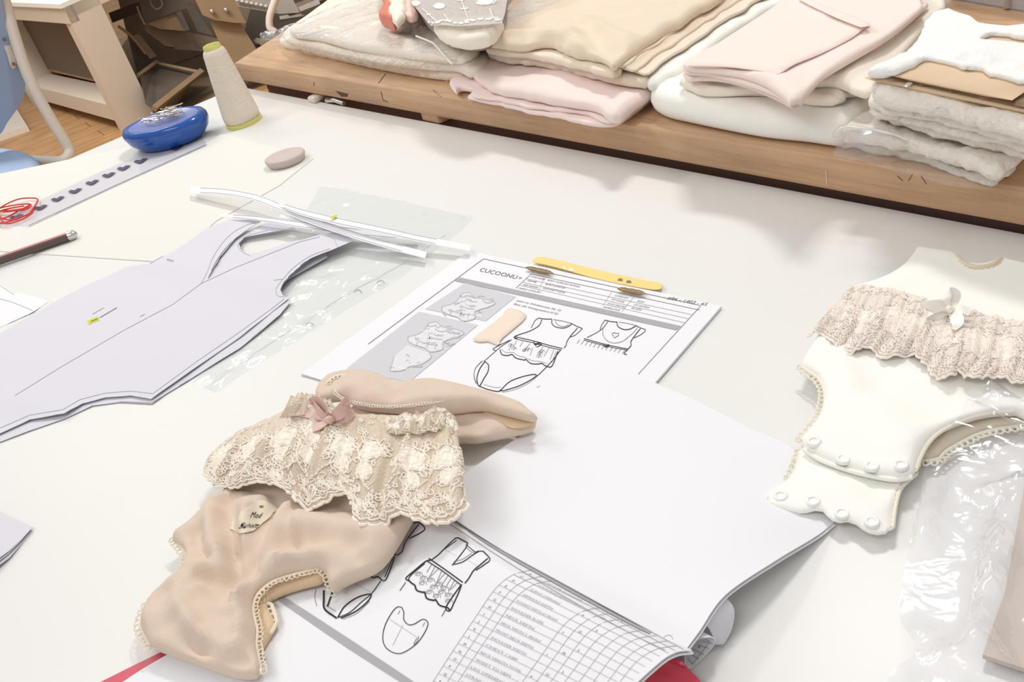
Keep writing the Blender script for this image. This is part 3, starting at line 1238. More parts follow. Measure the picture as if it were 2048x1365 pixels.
plate('lever', [(352, 26, 5.38), (362, 22, 5.38), (380, 60, 5.38), (370, 62, 5.38)], 'machine_dark', ms, 0.03)
plate('dark_recess', [(255, 70, 5.6), (270, 66, 5.6), (312, 118, 5.6), (282, 140, 5.6)], 'machine_dark', ms, 0.03)
plate('treadle_arm', [(262, 72, 5.5), (278, 68, 5.5), (314, 112, 5.5), (300, 118, 5.5)], 'machine_brown', ms, 0.03)
plate('knee_plate', [(217, 26, 5.9), (300, -5, 5.9), (290, 20, 5.9), (225, 46, 5.9)], 'machine_dark', ms, 0.03)
mb = MB()
mb.tube([ray(x, y, 5.3) for x, y in catmull([(300, -4), (304, 12), (314, 19), (325, 12), (322, -2)], 4)], .006, n=6)
mb.build('cable', ['machine_dark'], ms)
mb = MB()
mb.tube([ray(x, y, 5.45) for x, y in catmull([(236, 52), (255, 66), (268, 78), (292, 108)], 4)], .008, n=6)
mb.tube([ray(x, y, 5.35) for x, y in catmull([(274, 12), (280, 30), (290, 50)], 4)], .005, n=6)
mb.build('cable', ['machine_tan'], ms)
# tan pillar of the next machine
mp_ = thing('industrial_machine', 'tan painted machine arm with two bolts behind the top of the thread cone', 'machine', P(450, 60, 0))
plate('post', [(420, 42, 5.0), (478, 42, 5.0), (545, 150, 5.0), (470, 160, 5.0)], 'machine_tan', mp_, 0.1)
plate('head_casing', [(376, -30, 4.95), (455, -30, 4.95), (492, 46, 4.95), (470, 46, 4.95), (430, 40, 4.95), (405, 30, 4.95)], 'machine_tan', mp_, 0.14)
for x, y in ((424, 22), (452, 19)):
    c = ray(x, y, 4.94)
    MB().lathe(c - np.array([0, .006, 0]), [(0.0001, .011), (.008, .008), (.011, 0), (.008, -.008), (.0001, -.011)], 10).build('bolt', ['silver'], mp_)
bx_ = thing('pale_box', 'pale grey box standing on the floor beside the tan machine pillar', 'box', P(400, 70, 0))
plate('box_body', [(372, 13, 5.85), (386, 10, 5.85), (428, 72, 5.85), (395, 63, 5.85)], 'machine_grey', bx_, 0.12)
# grey perforated housing and hose, top
gh = thing('vented_housing', 'grey metal housing with vent holes, at the top edge above the clear bag', 'housing', P(500, 20, 0))
plate('housing', [(455, -20, 5.3), (575, -20, 5.3), (600, 25, 5.3), (560, 28, 5.3), (468, 12, 5.3)], 'machine_grey', gh, 0.1)
for i in range(8):
    c = ray(475 + i * 9.5, 1 + i * 1.9, 5.28)
    MB().lathe(c, [(.0001, .009), (.008, .005), (.01, 0), (.008, -.005), (.0001, -.009)], 8).build('vent_hole', ['tube_white'], gh)
mb = MB(); mb.tube([ray(x, y, 4.9) for x, y in catmull([(556, -15), (546, 12), (539, 35), (540, 55), (550, 64)], 5)], .018, n=8)
tag(mb.build('hose', ['tube_white']), 'white curved hose hanging above the clear fabric bag', 'hose')
mc = thing('sewing_mechanism', 'dark metal sewing machine mechanism at the top edge behind the clear bag', 'machine', P(620, 10, 0))
plate('back_plate', [(570, -40, 5.9), (790, -60, 5.9), (780, 20, 5.9), (590, 90, 5.9), (480, 95, 5.9), (500, 20, 5.9)], 'machine_dark', mc, 0.05)
beam('shaft', (575, 25, 5.6), (660, -8, 5.6), .028, 'machine_brown', mc)
beam('shaft', (600, 22, 5.55), (640, 6, 5.55), .022, 'machine_grey', mc)
beam('shaft', (665, 6, 5.6), (745, -14, 5.6), .02, 'machine_tan', mc)
beam('rod', (560, 38, 5.6), (610, 30, 5.6), .016, 'machine_grey', mc)
# darker floor area: a brown sheet painting the shade under the machines
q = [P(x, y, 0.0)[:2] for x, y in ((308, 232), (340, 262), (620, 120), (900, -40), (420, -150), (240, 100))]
tag(MB().prism(q, 0.0, 0.006).build('floor_shade_sheet', ['floor_shade'], smooth=False), 'dark brown sheet standing in for the floor shade beneath the sewing machine stand', 'shade sheet')
q = [P(x, y, 0.0)[:2] for x, y in ((-60, 130), (25, 205), (60, 262), (0, 283), (-80, 300))]
tag(MB().prism(q, 0.0, 0.03).build('white_board', ['tube_white'], smooth=False), 'white board lying on the wooden floor behind the blue chair back', 'board')

# blue chair
ch = thing('office_chair', 'chair with blue fabric seat and back on a pale tubular frame, left edge', 'chair', P(30, 330, 0))
bend = P(139, 300, 0.44)
hd = np.linalg.norm(bend[:2])


def atdist(x, y, h):
    d = RC @ np.array([(x - 1024) / FOC, (682.5 - y) / FOC, -1.0])
    return CAM + d * (h / np.linalg.norm(d[:2]))


tp = [atdist(x, y, h) for x, y, h in ((-12, -70, 3.18), (10, 5, 3.16), (30, 75, 3.14), (48, 130, 3.12), (72, 185, 3.1), (100, 235, 3.08), (128, 280, 3.06), (139, 302, 3.05), (134, 316, 3.03), (118, 323, 3.04), (80, 322, 3.14), (30, 318, 3.22))]
mb = MB(); mb.tube(catmull(tp, 6), .0165, n=12)
mb.build('frame_tube', ['tube_white'], ch)
tb2 = [atdist(x, y, h) for x, y, h in ((5, 30, 3.3), (40, 120, 3.28), (52, 170, 3.26), (60, 185, 3.3))]
# back pad: curved edge board
bp = [(-80, -60), (-5, -60), (4, 0), (12, 40), (28, 80), (44, 130), (52, 165), (48, 195), (34, 222), (14, 250), (-5, 278), (-80, 330)]
q = [atdist(x, y, 3.22 - 0.0004 * (250 - y)) for x, y in catmull(bp, 4, True)]
n_ = np.cross(q[8] - q[0], q[20] - q[0]); n_ /= np.linalg.norm(n_)
if n_ @ (q[0] - CAM) < 0: n_ = -n_
cq = sum(q) / len(q)
V, F, k = [], [], len(q)
for off, sc_ in ((0.0, .97), (.012, 1.0), (.03, 1.0), (.042, .97)):
    V += [cq + (p - cq) * sc_ + n_ * off for p in q]
for l in range(3): F += [(l * k + i, l * k + (i + 1) % k, (l + 1) * k + (i + 1) % k, (l + 1) * k + i) for i in range(k)]
F += [tuple(range(k)), tuple(range(4 * k - 1, 3 * k - 1, -1))]
MB().add(V, F).build('backrest', ['chair_blue'], ch)
# bracket plate with two screws on the back edge
bq = [(2, 76), (8, 70), (13, 76), (13, 82), (18, 80), (24, 100), (30, 118), (33, 128), (30, 137), (24, 137), (20, 130), (14, 108), (6, 88)]
br_ = MB(); qq = [atdist(x, y, 3.155) for x, y in bq]
kk = len(qq)
br_.add(qq + [p + n_ * .012 for p in qq], [tuple(range(kk)), tuple(range(2 * kk - 1, kk - 1, -1))] + [(i, (i + 1) % kk, kk + (i + 1) % kk, kk + i) for i in range(kk)])
bo = br_.build('bracket', ['tube_white'], ch, smooth=False)
for x, y in ((8, 78), (27, 128)):
    c = atdist(x, y, 3.15)
    MB().lathe(c, [(.0001, .005), (.005, .003), (.005, -.003), (.0001, -.005)], 8).build('screw', ['machine_brown'], bo)
# seat pad
sp = [(-120, 300), (-20, 305), (20, 306), (60, 314), (80, 328), (84, 342), (70, 360), (0, 420), (-120, 470)]
cloth('seat', sp, 0.43, 0.055, 'chair_blue', ch, step=0.03, zref=0.46, r=0.025)
for x, y in ((20, 330), (-60, 340)):
    c = P(x, y, 0.4)
    MB().tube([(c[0], c[1], 0), (c[0], c[1], 0.44)], .014, n=8).build('leg', ['tube_white'], ch)
# ================================================================== left side papers and tools
# cream card
card = sheet('cream_card', [(627, 318), (560, 372), (432, 444), (346, 527), (180, 516), (0, 504), (-260, 492), (-150, 380), (420, 262)], ZT, 'card_cream', t=0.0012, step=0.05)
tag(card, 'large cream card lying under the pencil, ruler and chalk on the white table', 'card')
ZC = ZT + 0.0013

# transparent ruler strip
rl = [(57, 455), (130, 422), (300, 338), (412, 292), (408, 240), (250, 292), (90, 370), (-40, 428), (-40, 447), (20, 446)]
ru = sheet('plastic_ruler', [(57, 455), (235, 372), (414, 291), (398, 262), (200, 345), (20, 430), (-20, 448)], ZC, 'ruler_film', t=0.0015, step=0.02)
tag(ru, 'transparent plastic ruler with dark purple checkmarks along it, under the blue pin holder', 'ruler')
mb = MB(); sf = Surf(ru)
for cx, cy in ((33, 434), (81, 415), (115, 398), (150, 382), (184, 365), (217, 350), (247, 336), (281, 322), (352, 296)):
    s = 1.0 if cy < 430 else 1.1
    fill(mb, sf, [(cx - 14 * s, cy + 2), (cx - 4, cy + 5), (cx + 2, cy + 4), (cx + 15 * s, cy - 5), (cx + 5, cy - 5), (cx - 1, cy - 1), (cx - 8, cy - 2)], 0, step=9)
ink(mb, sf, [(57, 452), (235, 369.5), (412, 289.5)], 1.0, 1)
join_ink(ru, mb, ['ruler_mark', 'ink_mid'])

# blue magnetic pin holder
c = (P(339, 283, ZC) + P(338, 262, ZC + .02)) / 2
c = P(338, 277, ZC + 0.001)
wpx = np.linalg.norm(P(412, 262, ZC + .015) - P(262, 285, ZC + .015)) / 2
dirx = P(412, 252, ZC + .015) - P(262, 280, ZC + .015)
rot = math.atan2(dirx[1], dirx[0])
cz = P(337, 264, ZC + 0.018)
ph = thing('magnetic_pin_holder', 'glossy blue oval magnetic pin holder heaped with steel pins, on the ruler', 'pin holder', (cz[0], cz[1], ZC + .0015))
zb = ZC + 0.0016
base = np.array([cz[0], cz[1], zb])
A = wpx
prof = [(0.0001, 0), (A * .70, 0), (A * .78, .003), (A * .93, .014), (A * 1.0, .026), (A * .99, .032), (A * .94, .037), (A * .87, .038), (A * .82, .0365), (A * .6, .032), (A * .3, .029), (.0001, .028)]
mb = MB(); mb.lathe(base, prof, 48, sx=1, sy=.72, rot=rot)
mb.i = [1 if (i // 48) >= 8 else 0 for i in range(len(mb.f))]
mb.build('dish', ['blue_gloss', 'blue_top'], ph)
pin0 = None
for i in range(34):
    q = rot + random.gauss(0, 0.22) + (math.pi if random.random() < .5 else 0)
    L = 0.032
    ox = random.gauss(-0.004, A * .2); oy = random.gauss(A * .22, A * .13)
    ctr = base + np.array([ox * math.cos(rot) - oy * math.sin(rot), ox * math.sin(rot) + oy * math.cos(rot), .036 + .0135 * random.random() * max(0.2, 1 - abs(ox) / (A * .6))])
    if pin0 is None:
        m_ = MB()
        m_.tube([(-L / 2, 0, 0), (L * .4, 0, 0), (L / 2, 0, 0)], [.00075, .00075, .0002], n=5)
        m_.lathe((-L / 2, 0, 0), [(.0001, -.001), (.0015, -.0005), (.0015, .0008), (.0001, .0012)], 6)
        pin0 = m_.build('steel_pin', ['steel'])
        o = pin0
    else:
        o = pin0.copy(); COL.objects.link(o)
    o.location = ctr
    o.rotation_euler = (0, random.gauss(0, .1), q)
    tag(o, 'steel dressmaking pin in the heap on the blue pin holder', 'pin', 'pins heaped on the blue pin holder')

# thread cone
b = P(489, 246, ZT)
Rb = np.linalg.norm(P(523, 240, ZT) - P(457, 254, ZT)) / 2
tc_ = thing('thread_cone', 'tall cone of cream thread on a lime plastic core, on the white table', 'thread cone', b)
Ht = 0.150
for Ht in np.arange(.10, .22, .002):       # height that reaches the photographed top
    v = RC.T @ (np.array([b[0], b[1], b[2] + Ht]) - CAM)
    if 682.5 - FOC * v[1] / -v[2] < 92: break
MB().lathe(b, [(.0001, 0), (Rb * .98, 0), (Rb, .002), (Rb, .006), (Rb * .8, .008), (.0001, .008)], 40).build('core_base', ['spool_lime'], tc_)
pr = [(Rb * .9, .007), (Rb * .97, .009), (Rb * .99, .016)]
for i in range(60):
    t_ = i / 59
    pr.append((Rb * (.99 - .37 * t_) + .0002 * math.sin(i * 2.1), .018 + (Ht - .03) * t_))
pr += [(Rb * .58, Ht - .008), (Rb * .5, Ht - .005), (Rb * .35, Ht - .004)]
MB().lathe(b, pr, 48).build('thread', ['thread_cream'], tc_)
MB().lathe(b, [(Rb * .46, Ht - .008), (Rb * .47, Ht), (Rb * .43, Ht + .002), (Rb * .36, Ht), (Rb * .34, Ht - .02), (.0001, Ht - .02)], 40).build('core_rim', ['spool_lime'], tc_)

# tailor's chalk
b = P(574, 324, ZC + .001)
R_ = np.linalg.norm(P(606, 318, ZC) - P(541, 322, ZC)) / 2
mb = MB(); mb.lathe((b[0], b[1], ZC), [(.0001, 0), (R_ * .82, 0), (R_ * .9, .001), (R_, .009), (R_ * .98, .011), (R_ * .9, .012), (R_ * .6, .0105), (.0001, .010)], 40, sy=.86, rot=rot)
tag(mb.build('tailors_chalk', ['chalk']), 'worn round piece of grey-pink tailors chalk on the cream card', 'chalk')

# red thread hank
mb = MB()
for L in ([(-15, 428), (10, 410), (40, 398), (72, 397), (74, 405), (64, 420), (55, 430), (20, 440), (-10, 432)],
          [(-15, 420), (20, 412), (55, 408), (62, 412), (50, 420), (20, 422), (-10, 424)],
          [(-15, 436), (10, 436), (40, 420), (60, 410)],
          [(-15, 416), (10, 424), (45, 418), (58, 414)],
          [(-12, 446), (8, 446), (40, 436), (66, 422), (70, 412)],
          [(0, 432), (6, 444), (20, 447), (50, 436), (66, 425)],
          [(-10, 425), (15, 418), (48, 412)], [(-10, 422), (20, 421), (55, 416)], [(-20, 440), (0, 438), (6, 444)]):
    z0 = .003 + random.random() * .004
    mb.tube(catmull([P(x, y, ZC + z0 + .002 * math.sin(i * 1.7)) for i, (x, y) in enumerate(L)], 6), .0011, n=6)
tag(mb.build('red_thread', ['red_thread']), 'loose loops of red thread on the end of the transparent ruler', 'thread')

# pencil
pe = thing('pencil', 'dark brown and red pencil with a clear rounded cap, lying at the left edge', 'pencil', P(60, 505, ZC))
a, b = P(-70, 545, ZC + .0065), P(146, 470, ZC + .0065)
mb = MB()
t_ = (b - a) / np.linalg.norm(b - a); sd = np.cross(t_, [0, 0, 1.0]); sd /= np.linalg.norm(sd); up = np.cross(sd, t_)
for q, p in enumerate((a, b)):
    pass
V, F, I = [], [], []
for p in (a, b - t_ * .004):
    for j in range(12):
        qq = math.pi / 6 * j
        rr = .0062 * (1 if j % 2 else .93)
        V.append(p + rr * (math.cos(qq) * sd + math.sin(qq) * up))
for j in range(12): F.append((j, (j + 1) % 12, 12 + (j + 1) % 12, 12 + j)); I.append(1 if j in (2, 3) else 0)
F += [tuple(range(11, -1, -1)), tuple(range(12, 24))]; I += [0, 0]
mb.v, mb.f, mb.i = [tuple(p) for p in V], F, I
mb.build('barrel', ['pencil_dark', 'pencil_red'], pe, smooth=False)
MB().tube([b - t_ * .006, b - t_ * .002, b + t_ * .002, b + t_ * .005, b + t_ * .0062], [.0066, .0066, .006, .003, .0006], n=14).build('cap', ['silver'], pe)

# small papers, far left
s1 = sheet('paper_slip', [(-60, 690), (0, 656), (66, 625), (97, 604), (60, 592), (32, 586), (28, 590), (0, 572), (-60, 560)], ZT, 'paper', t=.0006, disp=[('r', [(0, 600), (40, 612), (66, 625)], .006, .0015)], step=.01)
tag(s1, 'small white paper slip with a crease at the left edge above the large pattern piece', 'paper slip')
mb = MB(); sf = Surf(s1)
ink(mb, sf, [(-20, 592), (0, 598), (30, 607), (66, 622)], .9, 0, True)
ink(mb, sf, [(0, 572), (28, 590)], .7, 0); ink(mb, sf, [(2, 655), (66, 625), (97, 605)], .8, 0)
join_ink(s1, mb, ['ink_light'])

for k, (dx, dy, mt, z) in enumerate(((0, 14, 'paper_violet', 0), (-3, 7, 'paper', 1), (0, 0, 'paper_violet', 2))):
    o = sheet('folded_pattern', [(-80, 1000 + dy * .2), (0, 1027 + dy * .2), (56 + dx, 1051 + dy * .3), (65 + dx, 1056 + dy * .4), (20 + dx, 1102 + dy), (-80, 1185 + dy)], ZT + .0012 * k + .0002,
              mt, t=.0005, step=.02, disp=[('g', (56, 1052), (-40, 1100), .004 + .001 * k)], ds=.01)
    if k == 0: fp = o; tag(fp, 'stack of folded white pattern paper cut off by the lower left edge', 'folded paper')
    else: o.parent = fp; o.name = 'paper_layer'

# ------------------------------------------------------------------ plastic sleeve
sl = [(640, 373), (700, 380), (800, 402), (946, 434), (925, 460), (862, 508), (800, 556), (700, 616), (560, 702), (470, 758), (430, 782), (384, 766), (420, 738), (500, 660), (560, 560), (600, 440)]
slv = sheet('plastic_sleeve', sl, ZT + .0003, 'sleeve_film', t=.0003, step=.0055, smooth=False,
            disp=[('n', .0022, .012, 3), ('n', .0012, .006, 4), ('r', [(430, 775), (560, 690), (700, 605), (800, 548), (940, 436)], .004, .002)])
tag(slv, 'clear plastic punched sleeve lying under the large paper pattern piece', 'plastic sleeve')
mb = MB(); sf = Surf(slv)
for x, y in ((716, 584), (620, 650), (762, 566)):
    ink(mb, sf, [(x - 8, y + 2), (x - 4, y - 3), (x + 4, y - 3), (x + 7, y + 2)], .9, 0, True)
ink(mb, sf, [(425, 760), (520, 700), (640, 622), (700, 584), (790, 536), (890, 470)], .8, 1)
join_ink(slv, mb, ['ink_mid', 'ink_faint'])

# ------------------------------------------------------------------ paper pattern pieces
def pattern(name, px, z, mt, disp, lines, label=None, parent=None, cat=None, step=.012):
    o = sheet(name, px, z, mt, t=.0004, step=step, disp=disp, ds=.006, parent=parent)
    if lines:
        m_ = MB(); sf = Surf(o)
        for l, w_, k, sm in lines: ink(m_, sf, l, w_, k, sm)
        join_ink(o, m_, ['ink_light', 'ink_mid', 'highlighter'])
    if label: tag(o, label, cat)
    return o


fold = [(250, 521), (350, 530), (400, 545), (553, 582)]
fold2 = [(-60, 790), (0, 795), (60, 806), (128, 828)]
crease = [('r', fold, .018, .0035), ('g', (400, 560), (560, 470), .008), ('r', fold2, .012, .003), ('n', .0006, .03, 2)]
under = [(-60, 905), (0, 885), (60, 862), (130, 838), (185, 812), (240, 805), (304, 808), (330, 790), (480, 697), (560, 630), (583, 602), (560, 596), (556, 580), (575, 560), (655, 515), (650, 505),
         (600, 520), (520, 520), (300, 560), (-60, 760)]
u1 = pattern('paper_pattern', under, ZT + .0010, 'paper_violet', [('g', (300, 800), (600, 520), .003), ('n', .0006, .03, 6)],
             [([(583, 602), (560, 630), (480, 697), (304, 806), (240, 804)], .9, 0, False), ([(655, 516), (600, 545), (560, 578)], .9, 0, True)],
             'violet-tinted paper pattern piece directly under the large white one', cat='paper pattern')
neckback = [(300, 560), (410, 560), (440, 520), (470, 480), (520, 452), (540, 444), (600, 452), (560, 462), (515, 470), (489, 475), (478, 488), (482, 500), (495, 510), (520, 505), (600, 480), (560, 530), (480, 580)]
u2 = pattern('paper_pattern', neckback, ZT + .0022, 'paper_violet', [('g', (400, 560), (560, 470), .005)],
             [([(520, 470), (489, 477), (476, 490), (482, 502), (500, 512)], .9, 0, True), ([(535, 462), (500, 470), (489, 480), (492, 494), (512, 503)], .8, 0, True)],
             'paper pattern piece with a curved back neckline, showing in the V neck', cat='paper pattern')
main = [(-80, 705), (0, 668), (95, 613), (170, 573), (252, 534), (300, 528), (352, 500), (410, 460), (436, 448), (462, 440), (520, 441), (522, 444), (500, 456), (470, 478), (440, 515), (425, 540), (415, 560), (420, 556), (452, 536),
        (520, 512), (580, 488), (640, 470), (670, 465), (690, 470), (707, 482), (665, 500), (620, 518), (590, 542), (568, 564), (561, 580), (566, 592), (578, 597), (545, 624), (480, 675), (400, 730), (302, 799),
        (262, 792), (210, 796), (165, 808), (128, 828), (60, 840), (0, 868), (-80, 905)]
m1 = pattern('paper_pattern', main, ZT + .0034, 'paper_violet', crease,
             [([(574, 594), (545, 617), (475, 668), (396, 722), (306, 788), (262, 783), (210, 787), (160, 800), (126, 820), (60, 831), (0, 857)], .9, 0, False),
              ([(30, 792), (120, 736), (250, 660), (345, 610), (402, 568), (470, 536), (600, 484), (640, 474)], .9, 0, False),
              ([(402, 568), (413, 548), (428, 512), (456, 474), (490, 452), (512, 446)], .9, 0, True),
              ([(415, 558), (436, 518), (466, 482), (498, 459)], 1.1, 1, True),
              ([(654, 470), (668, 478), (676, 494)], .8, 0, False), ([(660, 498), (620, 513), (585, 538), (560, 566)], .9, 0, True),
              ([(548, 561), (575, 558)], .9, 0, False), ([(560, 566), (552, 580), (556, 592), (574, 595)], .9, 0, True),
              ([(300, 528), (345, 502), (420, 452)], .8, 0, False),
              ([(185, 629), (208, 616)], 1.3, 0, False), ([(200, 636), (234, 616)], 1.3, 1, False), ([(280, 634), (290, 629)], 1.2, 0, False),
              ([(334, 519), (347, 523)], 3.4, 0, False), ([(318, 515), (330, 521)], 2.0, 0, False),
              ([(176, 647), (188, 641), (198, 638)], 8, 2, True), ([(182, 644), (196, 638)], 2.2, 1, False),
              ([(707, 482), (665, 500), (620, 518), (590, 542), (568, 564)], 1.0, 1, True)],
             'large white paper bodice pattern piece with a highlighted note and creases, topmost at the left', cat='paper pattern')

# ------------------------------------------------------------------ cut paper strips
def strip(pts, wpx, label, mats='paper', lines=True, name='paper_strip'):
    """pts: (px, py, height above table)"""
    c = catmull([(x, y, z * 1000) for x, y, z in pts], 6)
    t = np.gradient(c[:, :2], axis=0); t /= np.linalg.norm(t, axis=1)[:, None]
    n = np.stack([-t[:, 1], t[:, 0]], 1)
    wv = np.interp(np.linspace(0, 1, len(c)), np.linspace(0, 1, len(wpx)), wpx)
    rows = []
    for s_ in (-.5, .5):
        rows.append([(q[0] + m[0] * w_ * s_, q[1] + m[1] * w_ * s_, max(q[2], 0.2) / 1000 + (.001 if s_ < 0 else 0)) for q, m, w_ in zip(c, n, wv)])
    R0 = np.array([P(a[0], a[1], ZT + a[2]) for a in rows[0]]); R1 = np.array([P(a[0], a[1], ZT + a[2]) for a in rows[1]])
    G = np.array([R0, (R0 + R1) / 2, R1])
    V, F = grid_mesh(G, .0004)
    o = link(name, V, F, mats)
    if lines:
        m_ = MB(); sf = Surf(o)
        for s_ in (-.42, .3):
            ink(m_, sf, [(q[0] + m[0] * w_ * s_, q[1] + m[1] * w_ * s_) for q, m, w_ in zip(c, n, wv)][2:-2:3], .8, 0)
        join_ink(o, m_, ['ink_light'])
    return tag(o, label, 'paper strip')


strip([(439, 431, .012), (520, 438, .016), (600, 450, .015), (700, 463, .012), (770, 470, .010), (836, 476, .008)], [6, 9, 12, 14, 13, 13],
      'cut white paper strip, its right end lying between the other two ends')
strip([(382, 381, .010), (435, 383, .016), (475, 388, .018), (515, 397, .018), (560, 415, .016), (620, 440, .019), (700, 468, .017), (780, 492, .012), (852, 511, .008)], [13, 12, 12, 14, 14, 13, 13, 13],
      'longest curling white paper strip, from the upper left to the end nearest the booklet')
strip([(554, 407, .016), (600, 424, .022), (680, 444, .024), (760, 460, .022), (840, 478, .014), (941, 497, .009)], [7, 12, 14, 13, 13, 12],
      'cut white paper strip reaching farthest right, its squared end beside the plastic sleeve')
s4 = strip([(560, 432, .013), (640, 447, .012), (680, 446, .012), (760, 462, .010)], [6, 8, 8, 5], 'short narrow paper strip with yellow marks between the longer strips', lines=False)
for x, y, z in ((668, 434, .026), (616, 441, .0155)):
    m_ = MB()
    c = P(x, y, ZT + z + .0012)
    m_.lathe(c, [(.0001, 0), (.0045, 0), (.0045, .0002), (.0001, .0004)], 10, sy=.6, rot=.5)
    m_.build('highlight_mark', ['highlighter'], s4)

# ================================================================== technical sheet booklet (far one)
bk = thing('spec_booklet', 'stapled technical sketch booklet of a baby bodysuit with a yellow fastener strip at its top', 'booklet', P(1000, 640))
under = [(938, 506), (1443, 617), (1306, 775), (1200, 900), (860, 840), (664, 772), (603, 752), (603, 748)]
for k in range(2):
    o = sheet('page', [(937 - k, 505), (1443, 618 - 2 * k), (1306, 775), (1200, 900), (860, 840), (664, 768), (603, 752 - 3 * k)], ZT + .0005 + .0009 * k, 'paper_violet' if k == 0 else 'paper', bk, t=.0008, step=.04, ds=.02)
top = sheet('front_page', [(953, 506), (1443, 613), (1308, 769), (1200, 890), (860, 830), (700, 770), (655, 758)], ZT + .0024, 'paper', bk, t=.0004, step=.02, ds=.01, disp=[('n', .0004, .05, 3)])
sf = Surf(top)
mb = MB()          # 0 dark 1 mid 2 light 3 bar 4 bartext 5 photo 6 photocloth 7 photoline 8 faint
K_ = ['ink_dark', 'ink_mid', 'ink_light', 'bar_grey', 'bar_text', 'photo_back', 'photo_cloth', 'photo_line', 'ink_faint', 'paper']
E_ = .00035
# frame
ink(mb, sf, [(646, 756), (967, 518.5), (1402, 612), (1276, 750)], 1.0, 1)
fill(mb, sf, [(917, 555), (1362, 653), (1353, 661.5), (910, 563)], 3, eps=E_)
ut = (0.72, -0.69)                      # page up direction in the photo, about
text(mb, sf, 'DESIGN', (1118, 608), (1, .22), 8, ut, 4, E_ * 1.6, 32)
rt = (1, .214)
text(mb, sf, 'CUCOONU', (957, 543), rt, 13, (.62, -.78), 1, E_, 76)
text(mb, sf, 'o', (1036, 558), rt, 10, (.62, -.78), 1, E_, 6)
# header table
ink(mb, sf, [(1062, 549), (1400, 621)], .8, 1); ink(mb, sf, [(1062, 549), (1032, 577)], .8, 1)
for i, (a, b) in enumerate((((1052, 558), (1383, 630)), ((1045, 565), (1376, 638)), ((1039, 571), (1369, 646)))):
    ink(mb, sf, [a, b], .8, 2)
ink(mb, sf, [(1088, 555), (1076, 586)], .7, 2); ink(mb, sf, [(1224, 584), (1206, 612)], .7, 2); ink(mb, sf, [(1268, 594), (1244, 624)], .7, 2)
for s_, x, y, w_ in (('STYLE NAME', 1060, 555, 30), ('BODY W/FRONT RUFFLES', 1094, 562, 66), ('NAME', 1054, 563, 18), ('BODY JUN/SSP', 1090, 570, 40), ('SIZE RANGE', 1045, 571, 30),
                     ('CROCHET/YUJI3A', 1084, 578, 46), ('SAMPLE CATEGORY', 1036, 578, 46),
                     ('CATEGORY', 1228, 593, 28), ('BODY', 1274, 604, 14), ('FIT STAGE', 1222, 601, 26), ('1ST SAMPLE', 1266, 611, 32), ('DATE CREATED', 1214, 609, 36), ('05.2020', 1262, 618, 20), ('SAMPLE DUE', 1205, 616, 34)):
    text(mb, sf, s_, (x, y), rt, 5.6, ut, 1, E_, w_)
text(mb, sf, '#86 - 1403 - 65', (1333, 599), (1, .17), 9, (.45, -.9), 1, E_, 82, .3)
text(mb, sf, 'passt zu: Schnittmuster Nr. 52', (1033, 603), (1, .235), 6.5, ut, 1, E_, 90)
text(mb, sf, 'Base old: Sewing pattern N°52', (1027, 610), (1, .235), 6.5, ut, 1, E_, 90)
# the two printed photos
fill(mb, sf, [(930, 567), (1032, 594), (972, 643), (850, 619)], 5, eps=E_)
fill(mb, sf, [(838, 624), (956, 651), (820, 764), (690, 746), (696, 736)], 5, eps=E_)


def garmentprint(ox, oy, s, lower):
    g = [(0, 0), (14, -6), (34, 4), (56, 6), (78, 8), (96, 14), (88, 26), (74, 34), (66, 44), (78, 60), (58, 70), (36, 62), (10, 58), (-12, 50), (-20, 40), (-4, 30), (2, 16)]
    q = [(ox + (x - y * .75) * s + 10 * s, oy + (y * .9 + x * .12) * s) for x, y in g]
    fill(mb, sf, q, 6, eps=E_ * 1.5, step=10)
    if lower:
        g2 = [(-6, 60), (20, 66), (56, 72), (70, 84), (60, 104), (40, 112), (30, 124), (4, 128), (-4, 112), (-14, 92)]
        q2 = [(ox + (x - y * .75) * s + 8 * s, oy + (y * .9 + x * .12) * s) for x, y in g2]
        fill(mb, sf, q2, 6, eps=E_ * 1.5, step=10)
        ink(mb, sf, q2[2:], 1.5, 7, True, eps=E_ * 2)
    ink(mb, sf, q, 1.4, 7, True, eps=E_ * 2, closed=True)
    rs = random.Random(int(ox))
    for _ in range(46 if lower else 30):
        gx, gy = rs.uniform(-8, 84), rs.uniform(0, 60 if not lower or rs.random() < .6 else 120)
        if gy > 62 and gx > 60: continue
        l_ = [(gx, gy), (gx + rs.uniform(3, 9), gy + rs.uniform(-3, 5)), (gx + rs.uniform(8, 16), gy + rs.uniform(-4, 6))]
        ink(mb, sf, [(ox + (x - y * .75) * s + 10 * s, oy + (y * .9 + x * .12) * s) for x, y in l_], rs.uniform(1, 3.2), rs.choice((7, 7, 0 + 9, 5)), True, eps=E_ * 1.9)
    for a, b in (((0, 6), (20, 2)), ((20, 30), (60, 36)), ((60, 10), (88, 14)), ((0, 44), (60, 52)), ((10, 50), (16, 58)), ((36, 46), (40, 60)), ((56, 48), (62, 62)), ((24, 12), (52, 16))):
        ink(mb, sf, [(ox + (x - y * .75) * s + 10 * s, oy + (y * .9 + x * .12) * s) for x, y in (a, ((a[0] + b[0]) / 2, (a[1] + b[1]) / 2 + 3), b)], 1.8, 7, True, eps=E_ * 2)


garmentprint(916, 589, .78, False)
garmentprint(850, 648, .82, True)


# sketch of the bodysuit (front)
def sk(l, w_=1.6, k=0, sm=True, cl=False): ink(mb, sf, l, w_ * .85, k, sm, E_, cl, 5)


